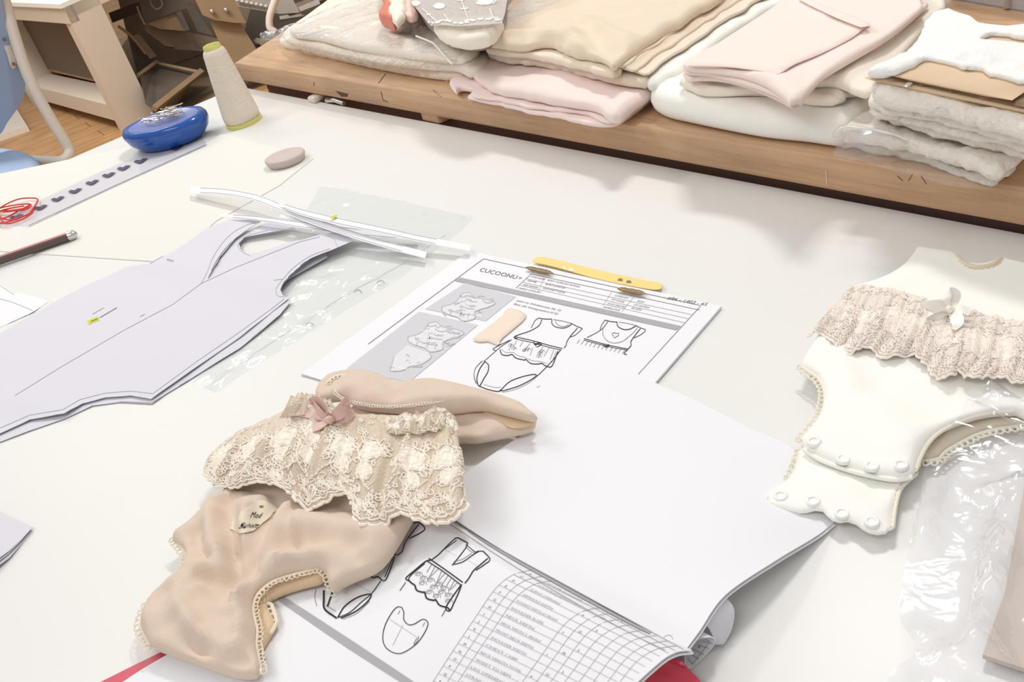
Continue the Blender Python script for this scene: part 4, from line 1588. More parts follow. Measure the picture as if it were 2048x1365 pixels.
sk([(1078, 637), (1090, 639), (1104, 639)]); sk([(1104, 640), (1104, 648), (1112, 655), (1128, 657), (1140, 652), (1143, 648)])
sk([(1107, 640), (1125, 643), (1144, 648)], 1.2, 1); sk([(1111, 643), (1116, 651), (1128, 654), (1138, 650)], 1, 1)
sk([(1143, 648), (1155, 654), (1165, 658)]); sk([(1165, 658), (1158, 665), (1149, 672), (1140, 675)], 1.2)
sk([(1078, 637), (1070, 642), (1066, 650), (1062, 657)], 1.2); sk([(1084, 640), (1078, 652), (1062, 662), (1042, 669), (1030, 673)])
sk([(1155, 657), (1142, 672), (1134, 684), (1132, 692), (1128, 697)]); sk([(1030, 674), (1028, 676), (1035, 678)])
sk([(1030, 674), (1072, 684), (1100, 692), (1125, 698)], 1.6); sk([(1029, 678), (1072, 688), (1100, 696), (1123, 701)], 1.3)
sk([(1067, 684), (1074, 695), (1080, 690), (1068, 690), (1082, 686)], 1.3); sk([(1074, 686), (1084, 690), (1076, 694)], 1.1)
sk([(1020, 681), (1002, 690), (986, 699), (992, 702)], 1.3); sk([(1024, 680), (1000, 696), (968, 724)], 1.2)
sk([(1000, 700), (1004, 710), (1016, 712), (1024, 710), (1032, 717), (1048, 721), (1052, 720), (1062, 728), (1076, 729), (1084, 728), (1092, 733), (1104, 733), (1116, 703)], 2.0)
sk([(1003, 699), (1012, 706), (1026, 706), (1036, 712), (1050, 716), (1064, 722), (1080, 724), (1094, 728)], .8, 1)
sk([(1121, 701), (1105, 722), (1080, 748), (1072, 754)], 1.6)
for a, b in (((1034, 682), (1028, 692)), ((1046, 684), (1040, 694)), ((1060, 688), (1046, 704)), ((1086, 694), (1078, 708)), ((1098, 697), (1088, 714)), ((1108, 700), (1100, 720)), ((1112, 704), (1104, 726)),
             ((1022, 690), (1018, 702)), ((1066, 696), (1060, 712))): sk([a, b], .8, 1, False)
for cx, cy in ((1022, 692), (1028, 698), (1050, 702), (1056, 700), (1080, 708), (1078, 714), (1084, 704)):
    sk([(cx - 5, cy + 2), (cx - 4, cy - 2), (cx, cy - 4), (cx + 2, cy), (cx - 2, cy + 2), (cx + 3, cy - 3), (cx + 6, cy + 2)], .7, 1, True, False)
sk([(970, 724), (977, 731), (976, 744), (968, 758), (960, 772), (956, 770), (954, 756), (960, 738), (970, 724)], 2.0)
sk([(966, 722), (952, 736), (948, 752), (952, 768)], 1.3, 1); sk([(962, 724), (950, 740), (949, 756), (955, 770)], .8, 1)
sk([(958, 773), (976, 780), (996, 784), (1002, 780)], 2.0); sk([(968, 770), (990, 776), (1002, 775)], .8, 1)
sk([(1000, 783), (1020, 764), (1050, 753), (1072, 750), (1066, 758), (1040, 772), (1012, 781), (1000, 783)], 1.8)
sk([(1004, 786), (1030, 780), (1056, 768), (1074, 754)], .8, 1)
sk([(1073, 776), (1080, 773)], .8, 1)
# second sketch (back)
sk([(1210, 641), (1222, 644), (1234, 645)]); sk([(1234, 645), (1236, 654), (1248, 660), (1260, 659), (1272, 653)], 1.8); sk([(1238, 645), (1256, 648), (1272, 652)], 1.1, 1)
sk([(1272, 652), (1282, 657), (1291, 661), (1282, 670), (1268, 677)], 1.3); sk([(1210, 641), (1204, 650), (1200, 660)], 1.2)
sk([(1216, 644), (1205, 658), (1190, 668), (1174, 676)], 1.3); sk([(1281, 658), (1270, 672), (1262, 684), (1262, 692), (1256, 699)], 1.8)
sk([(1168, 678), (1200, 687), (1230, 694), (1256, 699)], 1.6); sk([(1168, 681), (1200, 690), (1230, 697), (1254, 701)], 1.2)
sk([(1206, 656), (1206, 670), (1214, 682), (1228, 687), (1246, 683), (1268, 665), (1276, 655)], 1.0, 1)
sk([(1226, 672), (1224, 668), (1229, 666), (1232, 668), (1238, 667), (1237, 672), (1229, 677)], 1.1, 0, False, True)
sk([(1205, 688), (1212, 696), (1218, 690), (1208, 694), (1220, 692)], 1.2); sk([(1256, 700), (1248, 708), (1254, 710)], 1.6)
for i in range(12):
    x = 1160 + i * 8.2; y = 680 + i * 1.9
    sk([(x, y), (x - 6, y + 8)], .9, 1, False)
join_ink(top, mb, K_)
# fabric swatch stuck on the page
sw = cloth('fabric_swatch', [(1015, 618), (1030, 618), (1051, 628), (1048, 640), (1030, 656), (1002, 680), (998, 691), (985, 687), (974, 683), (960, 685), (946, 680), (952, 672), (982, 650), (1004, 632)],
           ZT + .003, .0022, 'swatch', bk, step=.004, disp=[('r', [(1015, 624), (1046, 634)], .003, .001)])
tag(sw, 'beige fabric swatch stuck to the page')
# yellow fastener with rolled strip
ye = sheet('fastener_strip', [tuple(p) for p in catmull([(1070, 518), (1078, 515), (1110, 520), (1200, 542), (1290, 562), (1320, 567), (1324, 573), (1318, 580), (1290, 578), (1200, 560), (1110, 535), (1070, 526), (1066, 521)], 4, True)],
           ZT + .0032, 'yellow_card', bk, t=.0006, step=.01, disp=[('g', (1200, 555), (1205, 535), .0012)], ds=.004)
mb = MB(); sf = Surf(ye)
for x, y in ((1126, 536), (1141, 539), (1240, 559), (1257, 563)):
    fill(mb, sf, [(x - 5, y + 3), (x - 3, y - 1), (x + 2, y - 2), (x + 6, y + 1), (x + 5, y + 4)], 0 if x < 1200 else 1, step=4)
join_ink(ye, mb, ['paper', 'machine_tan'])
for a, b in (((1052, 535), (1106, 547)), ((1235, 577), (1292, 588))):
    pa, pb = P(*a, ZT + .006), P(*b, ZT + .006)
    l = [pa + (pb - pa) * t for t in np.linspace(0, 1, 9)]
    MB().tube(l, [.0008, .0022, .0026, .0024, .0029, .0026, .0028, .002, .0006], n=8, flat=.6).build('metal_prong', ['brass'], bk)

# ================================================================== open booklet (near one)
ob = thing('open_booklet', 'open sketch booklet, pages flipped over the top, red cover below, under the beige bodysuit', 'booklet', P(1000, 1150))
h = 1.0
SP = [(872, 1012, .006), (905, 1038, .009), (1000, 1100, .016), (1120, 1167, .020), (1250, 1238, .024), (1384, 1302, .028)]
low = [[(x, y, z) for x, y, z in SP],
       [(858, 1022, .010), (893, 1050, .014), (985, 1112, .027), (1103, 1180, .031), (1232, 1252, .035), (1350, 1307, .038)],
       [(838, 1036, .011), (872, 1066, .016), (960, 1130, .030), (1078, 1203, .034), (1205, 1276, .038), (1312, 1332, .040)],
       [(740, 1100, .007), (770, 1140, .011), (860, 1225, .019), (985, 1305, .027), (1110, 1375, .032), (1220, 1420, .036)],
       [(560, 1195, .006), (600, 1240, .007), (700, 1330, .009), (830, 1410, .012), (960, 1490, .016), (1090, 1560, .020)],
       [(332, 1312, .004), (380, 1360, .004), (480, 1450, .004), (620, 1560, .004), (760, 1640, .005), (900, 1720, .006)],
       [(205, 1392, .003), (260, 1450, .003), (360, 1560, .003), (500, 1680, .003), (640, 1760, .003), (780, 1840, .003)]]
pg, G = loft('page', low, 90, 110, 'paper', ob, t=.0005)
under_rows = [[(x + 3, y + 6, max(z - .003, .001)) for x, y, z in r] for r in low]
pg2, _ = loft('page', under_rows, 50, 60, 'paper', ob, t=.001)
sf = Surf(pg)
mb = MB()
E_ = .0004


def sk2(l, w_=1.8, k=0, sm=True, cl=False, seg=7): ink(mb, sf, l, w_, k, sm, E_, cl, seg)


# printed bar along the sheet and header bar near the binding
fill(mb, sf, [(553, 1200), (566, 1194), (600, 1215), (700, 1280), (828, 1365), (870, 1392), (850, 1396), (812, 1372), (690, 1294), (600, 1232)], 3, eps=E_, step=12)
sk2([(895, 1046), (1000, 1116), (1120, 1190), (1260, 1268), (1330, 1302)], 1.2, 2)
sk2([(908, 1042), (1000, 1104), (1120, 1172), (1250, 1243), (1300, 1268)], 5, 3, True)
# half hidden bodysuit sketch
sk2([(815, 1050), (836, 1046), (850, 1058), (840, 1068), (820, 1078)], 2); sk2([(838, 1050), (822, 1070), (810, 1088), (805, 1104), (795, 1112)], 1.8)
sk2([(776, 1100), (793, 1112)], 2.6); sk2([(772, 1106), (788, 1116)], 1.4)
sk2([(790, 1115), (782, 1138), (772, 1161), (764, 1162)], 2); sk2([(764, 1162), (756, 1155), (748, 1157), (738, 1152), (735, 1148)], 2.4)
sk2([(786, 1118), (770, 1156)], 1.6)
for a, b in (((776, 1112), (760, 1145)), ((770, 1110), (752, 1140)), ((780, 1118), (768, 1148)), ((765, 1120), (750, 1130)), ((762, 1130), (744, 1146))): sk2([a, b], .9, 1)
sk2([(762, 1163), (744, 1188), (724, 1205), (700, 1226), (676, 1237)], 1.6)
sk2([(648, 1182), (648, 1200), (650, 1220), (674, 1238)], 3.6); sk2([(665, 1186), (655, 1215)], 3.0)
sk2([(676, 1236), (690, 1214), (716, 1196), (742, 1190), (736, 1204), (712, 1224), (682, 1238)], 2.4); sk2([(686, 1240), (714, 1228), (740, 1204)], .9, 1)
sk2([(652, 1212), (672, 1224)], .9, 1); sk2([(704, 1166), (742, 1186)], .7, 2); sk2([(632, 1180), (630, 1196), (634, 1214)], .9, 1)
# tank top sketch
sk2([(916, 1077), (936, 1088)], 2.2); sk2([(911, 1078), (900, 1088), (884, 1104), (876, 1112), (862, 1122)], 1.8); sk2([(916, 1077), (911, 1078)], 2)
sk2([(914, 1082), (886, 1102)], 1.2); sk2([(936, 1088), (930, 1100), (906, 1131)], 1.6); sk2([(932, 1090), (950, 1105), (956, 1104), (966, 1104)], 1.4)
sk2([(931, 1094), (940, 1103), (950, 1108)], 1, 1); sk2([(904, 1131), (926, 1125), (948, 1110), (958, 1104)], 1.6); sk2([(908, 1124), (925, 1120), (944, 1108)], 1, 1)
sk2([(966, 1104), (980, 1120), (970, 1130), (952, 1142)], 1.8); sk2([(976, 1118), (962, 1130), (948, 1142), (938, 1158), (930, 1168)], 2)
sk2([(858, 1118), (890, 1140), (926, 1166)], 2.4); sk2([(854, 1123), (888, 1145), (922, 1171)], 2)
sk2([(862, 1122), (852, 1124), (830, 1142), (812, 1158), (820, 1164)], 2.2); sk2([(850, 1128), (824, 1150), (816, 1162)], 1.8)
sk2([(816, 1160), (824, 1168), (830, 1172), (834, 1182), (846, 1186), (850, 1186), (854, 1198), (868, 1202), (872, 1201), (880, 1212), (896, 1217), (900, 1223)], 3.0)
sk2([(924, 1170), (918, 1186), (908, 1208), (900, 1223), (892, 1218), (902, 1200), (922, 1172)], 2.2)
sk2([(812, 1166), (800, 1183)], 1.2); sk2([(892, 1220), (884, 1234)], 1.2)
for i in range(9):
    x, y = 864 + i * 6.6, 1130 + i * 4.4
    sk2([(x, y), (x - 10 - (i % 3) * 3, y + 16 + (i % 2) * 8)], .9, 1)
for cx, cy in ((838, 1150), (848, 1158), (846, 1168), (862, 1162), (868, 1176), (878, 1170), (884, 1186), (890, 1178), (898, 1192), (860, 1186), (874, 1194), (898, 1204)):
    sk2([(cx - 7, cy + 3), (cx - 6, cy - 3), (cx, cy - 5), (cx + 3, cy), (cx - 3, cy + 3), (cx - 4, cy - 1), (cx + 5, cy - 4), (cx + 8, cy + 3)], .8, 1, True, False, 3)
sk2([(890, 1100), (912, 1112)], .6, 2); sk2([(934, 1120), (956, 1134)], .6, 2)
# bib shape
sk2([(804, 1216), (808, 1226), (808, 1240), (816, 1250), (828, 1250), (846, 1240), (856, 1246), (854, 1258), (844, 1276), (830, 1292), (806, 1307), (788, 1307), (772, 1296), (766, 1278), (770, 1254), (782, 1230), (794, 1216)], 1.5, 0, True, True)
sk2([(780, 1240), (838, 1278)], .8, 2); sk2([(806, 1252), (786, 1292)], .8, 2); sk2([(838, 1274), (834, 1286), (828, 1290), (834, 1278)], 1.1, 1)
sk2([(800, 1222), (797, 1230)], 1, 1); sk2([(850, 1246), (846, 1254)], 1, 1)
# measurement table on the curved part
a0, a1 = np.array([1038, 1150.]), np.array([862, 1380.])
left = catmull([(1062, 1142), (1024, 1152), (990, 1180), (950, 1238), (905, 1305), (858, 1378)], 8)
right = catmull([(1372, 1303), (1330, 1310), (1290, 1335), (1245, 1392), (1200, 1450), (1150, 1520)], 8)
left = resample(left, 19); right = resample(right, 19)
for i in range(19):
    sk2([tuple(left[i]), tuple(left[i] * .5 + right[i] * .5 + (0, -2)), tuple(right[i])], .9, 2, False, seg=12)
for fr in (0, .075, .13, .46, .53, .60, .67, .74, .81, .88, .94):
    sk2([tuple(l_ + (r_ - l_) * fr) for l_, r_ in zip(left, right)], .9, 2, False, seg=12)
words = ['SHOULDER TO SHOULDER', 'ACROSS FRONT ARMHOLE HEIGHT', 'SLEEVE OPENING', 'ARMHOLE DEPTH', 'FLOUNCE WIDTH AT FRONT', 'SHOULDER SLOPE', 'NECK DEPTH', 'NECK WIDTH 2. FRONT', 'FRONT NECK DEPTH', 'SHOULDER WIDTH', 'CHEST / HIP', 'BACK LENGTH TOTAL', 'WAIST TO HEM', 'LEG OPENING', 'STRAP WIDTH', 'INSEAM HEIGHT', 'CROTCH WIDTH']
for i in range(1, 18):
    l_, r_ = left[i], right[i]
    d = (r_ - l_); q = l_ + d * .145
    upd = left[i - 1] - left[i]
    sz = min(7.5, max(3, np.linalg.norm(upd) * .5))
    text(mb, sf, words[i - 1], tuple(q + upd * .12), tuple(d), sz, tuple(upd), 2, E_, (42 + 3.2 * (len(words[i - 1]))) * .95 * (.75 + .02 * i))
    text(mb, sf, 'ABCDEFGHIJKLMNOPQR'[i], tuple(l_ + d * .03 + upd * .1), tuple(d), sz, tuple(upd), 1, E_)
    for fr, ch_ in ((.48, str((i * 7) % 9 + 1)), (.55, str(10 + i)), (.62, str((i * 3) % 9))):
        if (i + int(fr * 100)) % 3 == 0: text(mb, sf, ch_, tuple(l_ + d * fr + upd * .12), tuple(d), sz, tuple(upd), 1, E_)
join_ink(pg, mb, K_)

# red cover below the pages
cov = [[(x + 6, y + 12, max(z - .009, .0015)) for x, y, z in low[1]],
       [(x + 8, y + 12, max(z - .011, .0015)) for x, y, z in low[2]],
       [(x + 6, y + 9, max(z - .009, .0012)) for x, y, z in low[3]],
       [(x - 4, y + 3, .002) for x, y, z in low[4]],
       [(x - 14, y - 3, .0010) for x, y, z in low[5]],
       [(x - 34, y - 10, .0008) for x, y, z in low[6]]]
cov[0][-1] = (1360, 1326, .027); cov[1][-1] = (1376, 1338, .012); cov[2][-1] = (1400, 1400, .004); cov[3][-1] = (1250, 1560, .002)
loft('cover', cov, 50, 50, 'cover_red', ob, t=.0015)
# flipped pages lying over the far booklet
up_rows = [[(874, 1010, .012), (905, 1036, .014), (1000, 1098, .018), (1120, 1164, .022), (1250, 1235, .026), (1372, 1300, .028)],
           [(890, 985, .008), (930, 1005, .008), (1030, 1062, .010), (1150, 1130, .014), (1290, 1205, .019), (1400, 1262, .024)],
           [(935, 945, .007), (985, 960, .006), (1100, 1022, .007), (1220, 1088, .012), (1350, 1150, .018), (1452, 1190, .024)],
           [(1030, 880, .006), (1090, 896, .006), (1220, 960, .007), (1340, 1022, .012), (1450, 1080, .016), (1552, 1122, .016)],
           [(1140, 812, .0055), (1200, 830, .0055), (1330, 886, .006), (1440, 942, .008), (1550, 1000, .008), (1630, 1075, .006)],
           [(1262, 742, .0045), (1310, 766, .003), (1400, 806, .002), (1500, 858, .002), (1592, 905, .002), (1667, 1047, .002)]]
fl, G2 = loft('flipped_page', up_rows, 80, 90, 'paper', ob, t=.0005)
mb = MB(); sf = Surf(fl)
ink(mb, sf, [(1326, 1283), (1330, 1274), (1340, 1272), (1346, 1280)], 1.0, 0, True)
join_ink(fl, mb, ['ink_light'])
up2 = [[(x + (4 if j == len(r) - 1 else 0), y + (5 if j == len(r) - 1 else 1), max(z - .002, .0012)) for j, (x, y, z) in enumerate(r)] for r in up_rows]
loft('flipped_page', up2, 50, 60, 'paper', ob, t=.0005)
# curling pages at the open end
loft('curled_page', [[(1400, 1235, .022), (1420, 1262, .014), (1432, 1290, .004)], [(1425, 1214, .022), (1446, 1240, .014), (1446, 1290, .003)], [(1450, 1194, .020), (1468, 1220, .015), (1462, 1262, .006), (1440, 1300, .001)]],
     16, 16, 'paper_violet', ob, t=.0005)
ring = [(1405, 1276, .020), (1426, 1276, .016), (1431, 1287, .010), (1417, 1305, .004), (1394, 1328, .0015), (1379, 1338, .0015), (1370, 1322, .006), (1374, 1300, .013), (1387, 1284, .018), (1404, 1277, .0195)]
ro, Gr = loft('rolled_page', [[(x - 110 * k, y - 56 * k, z) for x, y, z in ring] for k in (0, .5, 1)], 48, 16, 'paper', ob, t=.0005)
mb = MB(); sf = Surf(ro)
for l in ([(1376, 1318), (1386, 1330)], [(1380, 1308), (1398, 1320)], [(1386, 1299), (1408, 1310)], [(1395, 1290), (1418, 1298)], [(1405, 1283), (1426, 1288)], [(1412, 1279), (1420, 1284), (1404, 1306), (1384, 1330)]):
    ink(mb, sf, l, .8, 0, False, seg=4)
text(mb, sf, '#', (1396, 1296), (1, .5), 8, None, 0, .0004)
join_ink(ro, mb, ['ink_mid'])
# ================================================================== beige bodysuit
bg_ = thing('baby_bodysuit', 'beige baby bodysuit with a wide floral lace ruffle and rose bow, on the open booklet', 'bodysuit', P(620, 1050))
LB = [('g', (400, 1260), (800, 1030), .010)]
# back layer seen through the leg opening
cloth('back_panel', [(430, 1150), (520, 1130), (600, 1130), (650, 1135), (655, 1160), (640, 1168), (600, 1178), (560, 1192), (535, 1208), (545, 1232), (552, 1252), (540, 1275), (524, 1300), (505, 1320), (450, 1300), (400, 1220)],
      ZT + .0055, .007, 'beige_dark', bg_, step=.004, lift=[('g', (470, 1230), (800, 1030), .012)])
body_px = [(430, 935), (450, 985), (425, 1002), (400, 1030), (372, 1058), (347, 1078), (352, 1088), (366, 1098), (374, 1110), (372, 1128), (358, 1156), (338, 1178), (312, 1196), (294, 1218), (284, 1244), (290, 1268),
           (304, 1294), (330, 1306), (380, 1324), (430, 1342), (470, 1354), (500, 1355), (522, 1345), (518, 1318), (512, 1290), (514, 1262), (508, 1232), (508, 1206), (520, 1184), (548, 1164), (590, 1150), (624, 1143),
           (640, 1140), (653, 1148), (658, 1166), (667, 1184), (680, 1172), (710, 1158), (744, 1144), (768, 1126), (790, 1096), (815, 1054), (835, 1015), (840, 950), (760, 900), (600, 880), (480, 890)]
D_ = [('r', [(440, 950), (540, 960), (640, 1000), (700, 1010), (800, 1000)], .014, -0.0058), ('r', [(452, 1000), (462, 1060), (470, 1120), (470, 1180)], .007, -0.0087), ('r', [(500, 1030), (496, 1080), (492, 1130), (480, 1200)], .006, 0.0087),
      ('r', [(560, 980), (530, 1050), (512, 1100), (500, 1150)], .009, -0.0101), ('r', [(600, 990), (570, 1040), (545, 1090), (530, 1130)], .008, 0.0058),
      ('r', [(420, 1030), (418, 1080), (430, 1120), (415, 1160)], .008, 0.0072), ('r', [(395, 1060), (400, 1100), (420, 1130)], .005, -0.0058),
      ('r', [(600, 1062), (680, 1072), (760, 1095)], .010, 0.0058), ('r', [(560, 1100), (640, 1090), (720, 1110)], .009, -0.0051), ('r', [(580, 1130), (650, 1118), (700, 1130), (740, 1128)], .006, 0.0043),
      ('r', [(360, 1180), (380, 1240), (420, 1280), (465, 1298)], .010, 0.0101), ('r', [(345, 1200), (360, 1260), (400, 1310)], .008, -0.0058), ('r', [(395, 1160), (440, 1150), (470, 1170)], .005, 0.0058),
      ('r', [(400, 1175), (450, 1165), (490, 1150)], .006, -0.0043), ('r', [(400, 1300), (450, 1320), (500, 1322)], .007, -0.0043), ('b', (330, 1240), .02, .006), ('b', (440, 1240), .02, .004),
      ('b', (640, 1030), .03, .004), ('b', (720, 1080), .02, .004), ('n', .0026, .02, 2), ('n', .0012, .009, 3), ('r', [(600, 1000), (585, 1060), (600, 1110)], .004, -0.0036), ('r', [(536, 1010), (520, 1070), (516, 1110)], .004, 0.0043), ('r', [(400, 1190), (430, 1220), (470, 1230)], .004, 0.0036), ('r', [(380, 1210), (420, 1260), (470, 1290)], .004, -0.0036), ('r', [(440, 1100), (452, 1140), (440, 1170)], .004, 0.0043), ('r', [(660, 1020), (700, 1040), (770, 1050)], .006, 0.0043), ('r', [(640, 1100), (690, 1120), (730, 1140)], .005, -0.0029), ('r', [(380, 1130), (392, 1146), (410, 1150)], .0035, 0.0043), ('r', [(392, 1100), (404, 1124), (424, 1134)], .003, 0.0036),
      ('r', [(440, 960), (500, 955), (600, 990), (700, 1030), (760, 1050)], .012, -0.0087)]
for i, (x, y) in enumerate([(498, 1160), (490, 1172), (486, 1186), (482, 1200), (482, 1214), (482, 1228), (484, 1242), (486, 1256), (486, 1270), (530, 1146), (548, 1136), (566, 1132), (520, 1154)]):
    D_.append(('r', [(x - 6, y - 6), (x + 24, y + 4)], .0024, .0036))
bod = cloth('body', body_px, ZT + .0075, .013, 'beige', bg_, step=.0033, disp=D_, lift=LB, r=.005)
sfb = Surf(bod)
mb = MB()
fill(mb, sfb, [(508, 1004), (528, 1004), (550, 1022), (540, 1036), (508, 1064), (488, 1068), (462, 1060), (466, 1046), (490, 1020)], 0, eps=.0012, step=4)
text(mb, sfb, 'Mod', (496, 1038), (1, .05), 17, (.3, -1), 1, .0016, 26, .3)
text(mb, sfb, 'Schnitt', (480, 1058), (1, .05), 14, (.3, -1), 1, .0016, 36, .3)
text(mb, sfb, '=', (516, 1020), (1, .1), 12, (.3, -1), 1, .0016, 9)
mb.build('label', ['label_tag', 'ink_dark'], bg_)
tag(bpy.data.objects['label'], 'off-white tag with two handwritten words')
# leg trims
mb = MB(); trim(mb, path3([(522, 1346, .015), (518, 1318, .015), (513, 1290, .015), (515, 1262, .016), (508, 1232, .016), (508, 1206, .017), (520, 1184, .018), (548, 1163, .019), (590, 1149, .020), (624, 1141, .020), (640, 1138, .020), (654, 1147, .019), (660, 1166, .017), (668, 1185, .013)], .02),
               .0017, .0005, 1, base=.0009)
mb.build('leg_trim', ['beige_trim'], bg_)
mb = MB(); trim(mb, path3([(347, 1078, .014), (364, 1097, .014), (373, 1112, .014), (371, 1130, .014), (357, 1156, .014), (336, 1178, .014), (310, 1196, .014), (291, 1218, .014), (281, 1245, .014), (287, 1268, .014), (300, 1292, .014)], .01), .0022, .0006, 1, base=.0012)
mb.build('leg_trim', ['beige_trim'], bg_)
mb = MB(); trim(mb, path3([(532, 1206, .010), (546, 1212, .011), (548, 1228, .011), (556, 1240, .011), (548, 1256, .011), (540, 1272, .010), (524, 1276, .009), (520, 1296, .008), (528, 1312, .008)], .01), .0028, .0007, 1, base=.0013)
mb.build('back_trim', ['beige_trim'], bg_)

# bodice folded to the right: lower and upper layer
cloth('bodice_back', [(700, 820), (800, 810), (900, 808), (960, 818), (1005, 830), (1040, 838), (1072, 842), (1066, 856), (1050, 864), (1015, 872), (985, 878), (950, 884), (914, 884), (890, 900), (800, 900), (700, 880)],
      ZT + .009, .009, 'beige', bg_, step=.004, disp=[('r', [(920, 840), (960, 860), (980, 875)], .006, -.002), ('r', [(915, 830), (1000, 850)], .008, .002), ('n', .0015, .015, 4)], r=.004)
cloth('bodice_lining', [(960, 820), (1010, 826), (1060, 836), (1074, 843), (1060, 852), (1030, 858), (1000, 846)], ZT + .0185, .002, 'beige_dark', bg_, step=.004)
cloth('bodice_front', [(632, 790), (640, 772), (660, 754), (690, 746), (730, 745), (765, 754), (790, 766), (820, 766), (860, 762), (900, 768), (950, 780), (1000, 794), (1040, 808), (1060, 824), (1076, 836), (1066, 840),
                       (1040, 836), (1000, 826), (960, 818), (900, 824), (850, 828), (800, 824), (750, 820), (715, 814), (690, 800), (664, 800), (640, 806)],
      ZT + .020, .011, 'beige', bg_, step=.0035, disp=[('r', [(700, 775), (760, 790), (850, 795), (950, 800)], .012, .004), ('r', [(780, 760), (800, 790)], .008, -.003), ('r', [(690, 800), (760, 812), (900, 812), (1000, 815)], .003, -.0016), ('n', .0016, .018, 5), ('n', .0007, .007, 7)], r=.005)
mb = MB()
for yy, r_ in ((0, .0006),):
    trim(mb, path3([(668, 778 + yy), (684, 794 + yy), (720, 806 + yy), (780, 812 + yy), (850, 806 + yy), (905, 796 + yy)], .0325), .0013, .0004, 1, base=r_ * .6)
mb.build('neck_trim', ['lace_thread'], bg_)
mb = MB()
trim(mb, path3([(655, 765), (668, 754), (690, 750), (702, 756)], .031), .0018, .0005, 1, base=.0007)
mb.build('armhole_trim', ['lace_thread'], bg_)

# lace ruffle
rows = [[(428, 905, .020), (448, 882, .022), (500, 852, .025), (556, 830, .028), (584, 806, .031), (600, 794, .032), (640, 800, .034), (690, 822, .036), (740, 830, .036), (800, 830, .036), (850, 828, .037), (886, 820, .038), (905, 832, .037), (912, 848, .034)],
        [(424, 915, .021), (450, 904, .026), (500, 884, .029), (556, 862, .033), (610, 850, .036), (650, 856, .038), (700, 866, .038), (760, 868, .037), (810, 866, .037), (860, 864, .039), (892, 858, .040), (908, 872, .038), (914, 890, .035)],
        [(418, 928, .019), (440, 932, .024), (490, 925, .028), (540, 912, .031), (590, 918, .034), (630, 925, .036), (680, 925, .037), (730, 935, .038), (780, 940, .038), (830, 935, .038), (880, 930, .039), (915, 938, .038), (924, 950, .035)],
        [(414, 942, .016), (430, 960, .020), (470, 955, .024), (520, 944, .026), (570, 950, .028), (605, 968, .029), (640, 975, .031), (690, 968, .033), (725, 1000, .034), (765, 1005, .035), (820, 992, .036), (860, 990, .037), (905, 1000, .037), (928, 1000, .034)],
        [(412, 950, .014), (426, 968, .017), (456, 976, .019), (482, 974, .020), (504, 966, .021), (520, 966, .022), (548, 970, .023), (572, 982, .024), (594, 1000, .025), (612, 1020, .025), (640, 1016, .026), (664, 1002, .027), (686, 990, .028), (700, 1004, .029), (708, 1032, .029), (722, 1052, .030), (738, 1057, .030), (762, 1050, .031), (790, 1036, .032),
         (812, 1032, .032), (836, 1042, .033), (866, 1044, .033), (886, 1052, .033), (910, 1042, .033), (928, 1030, .033), (933, 1012, .031)]]


def up(rows, h): return [[(x, y, z + h) for x, y, z in r] for r in rows]


def pleat(G, k=8, A=.0035, seed=3, edge=0.25):
    nv, nu = G.shape[:2]
    N = grid_normals(G)
    u = np.linspace(0, 1, nu)[None, :]
    v = np.linspace(0, 1, nv)[:, None]
    r_ = np.random.RandomState(seed)
    ph = r_.rand(6) * 6
    w_ = (np.sin(2 * math.pi * k * u + ph[0] + 1.2 * np.sin(3 * u * 6.28 + ph[1])) + .5 * np.sin(2 * math.pi * k * 2.3 * u + ph[2] + v * 2) + .35 * np.sin(2 * math.pi * k * 4.1 * u + ph[3] - v * 3))
    amp = A * (edge + (1 - edge) * np.sin(np.clip(v * 1.15, 0, 1) * math.pi * .5))
    return G + N * (w_ * amp)[..., None]


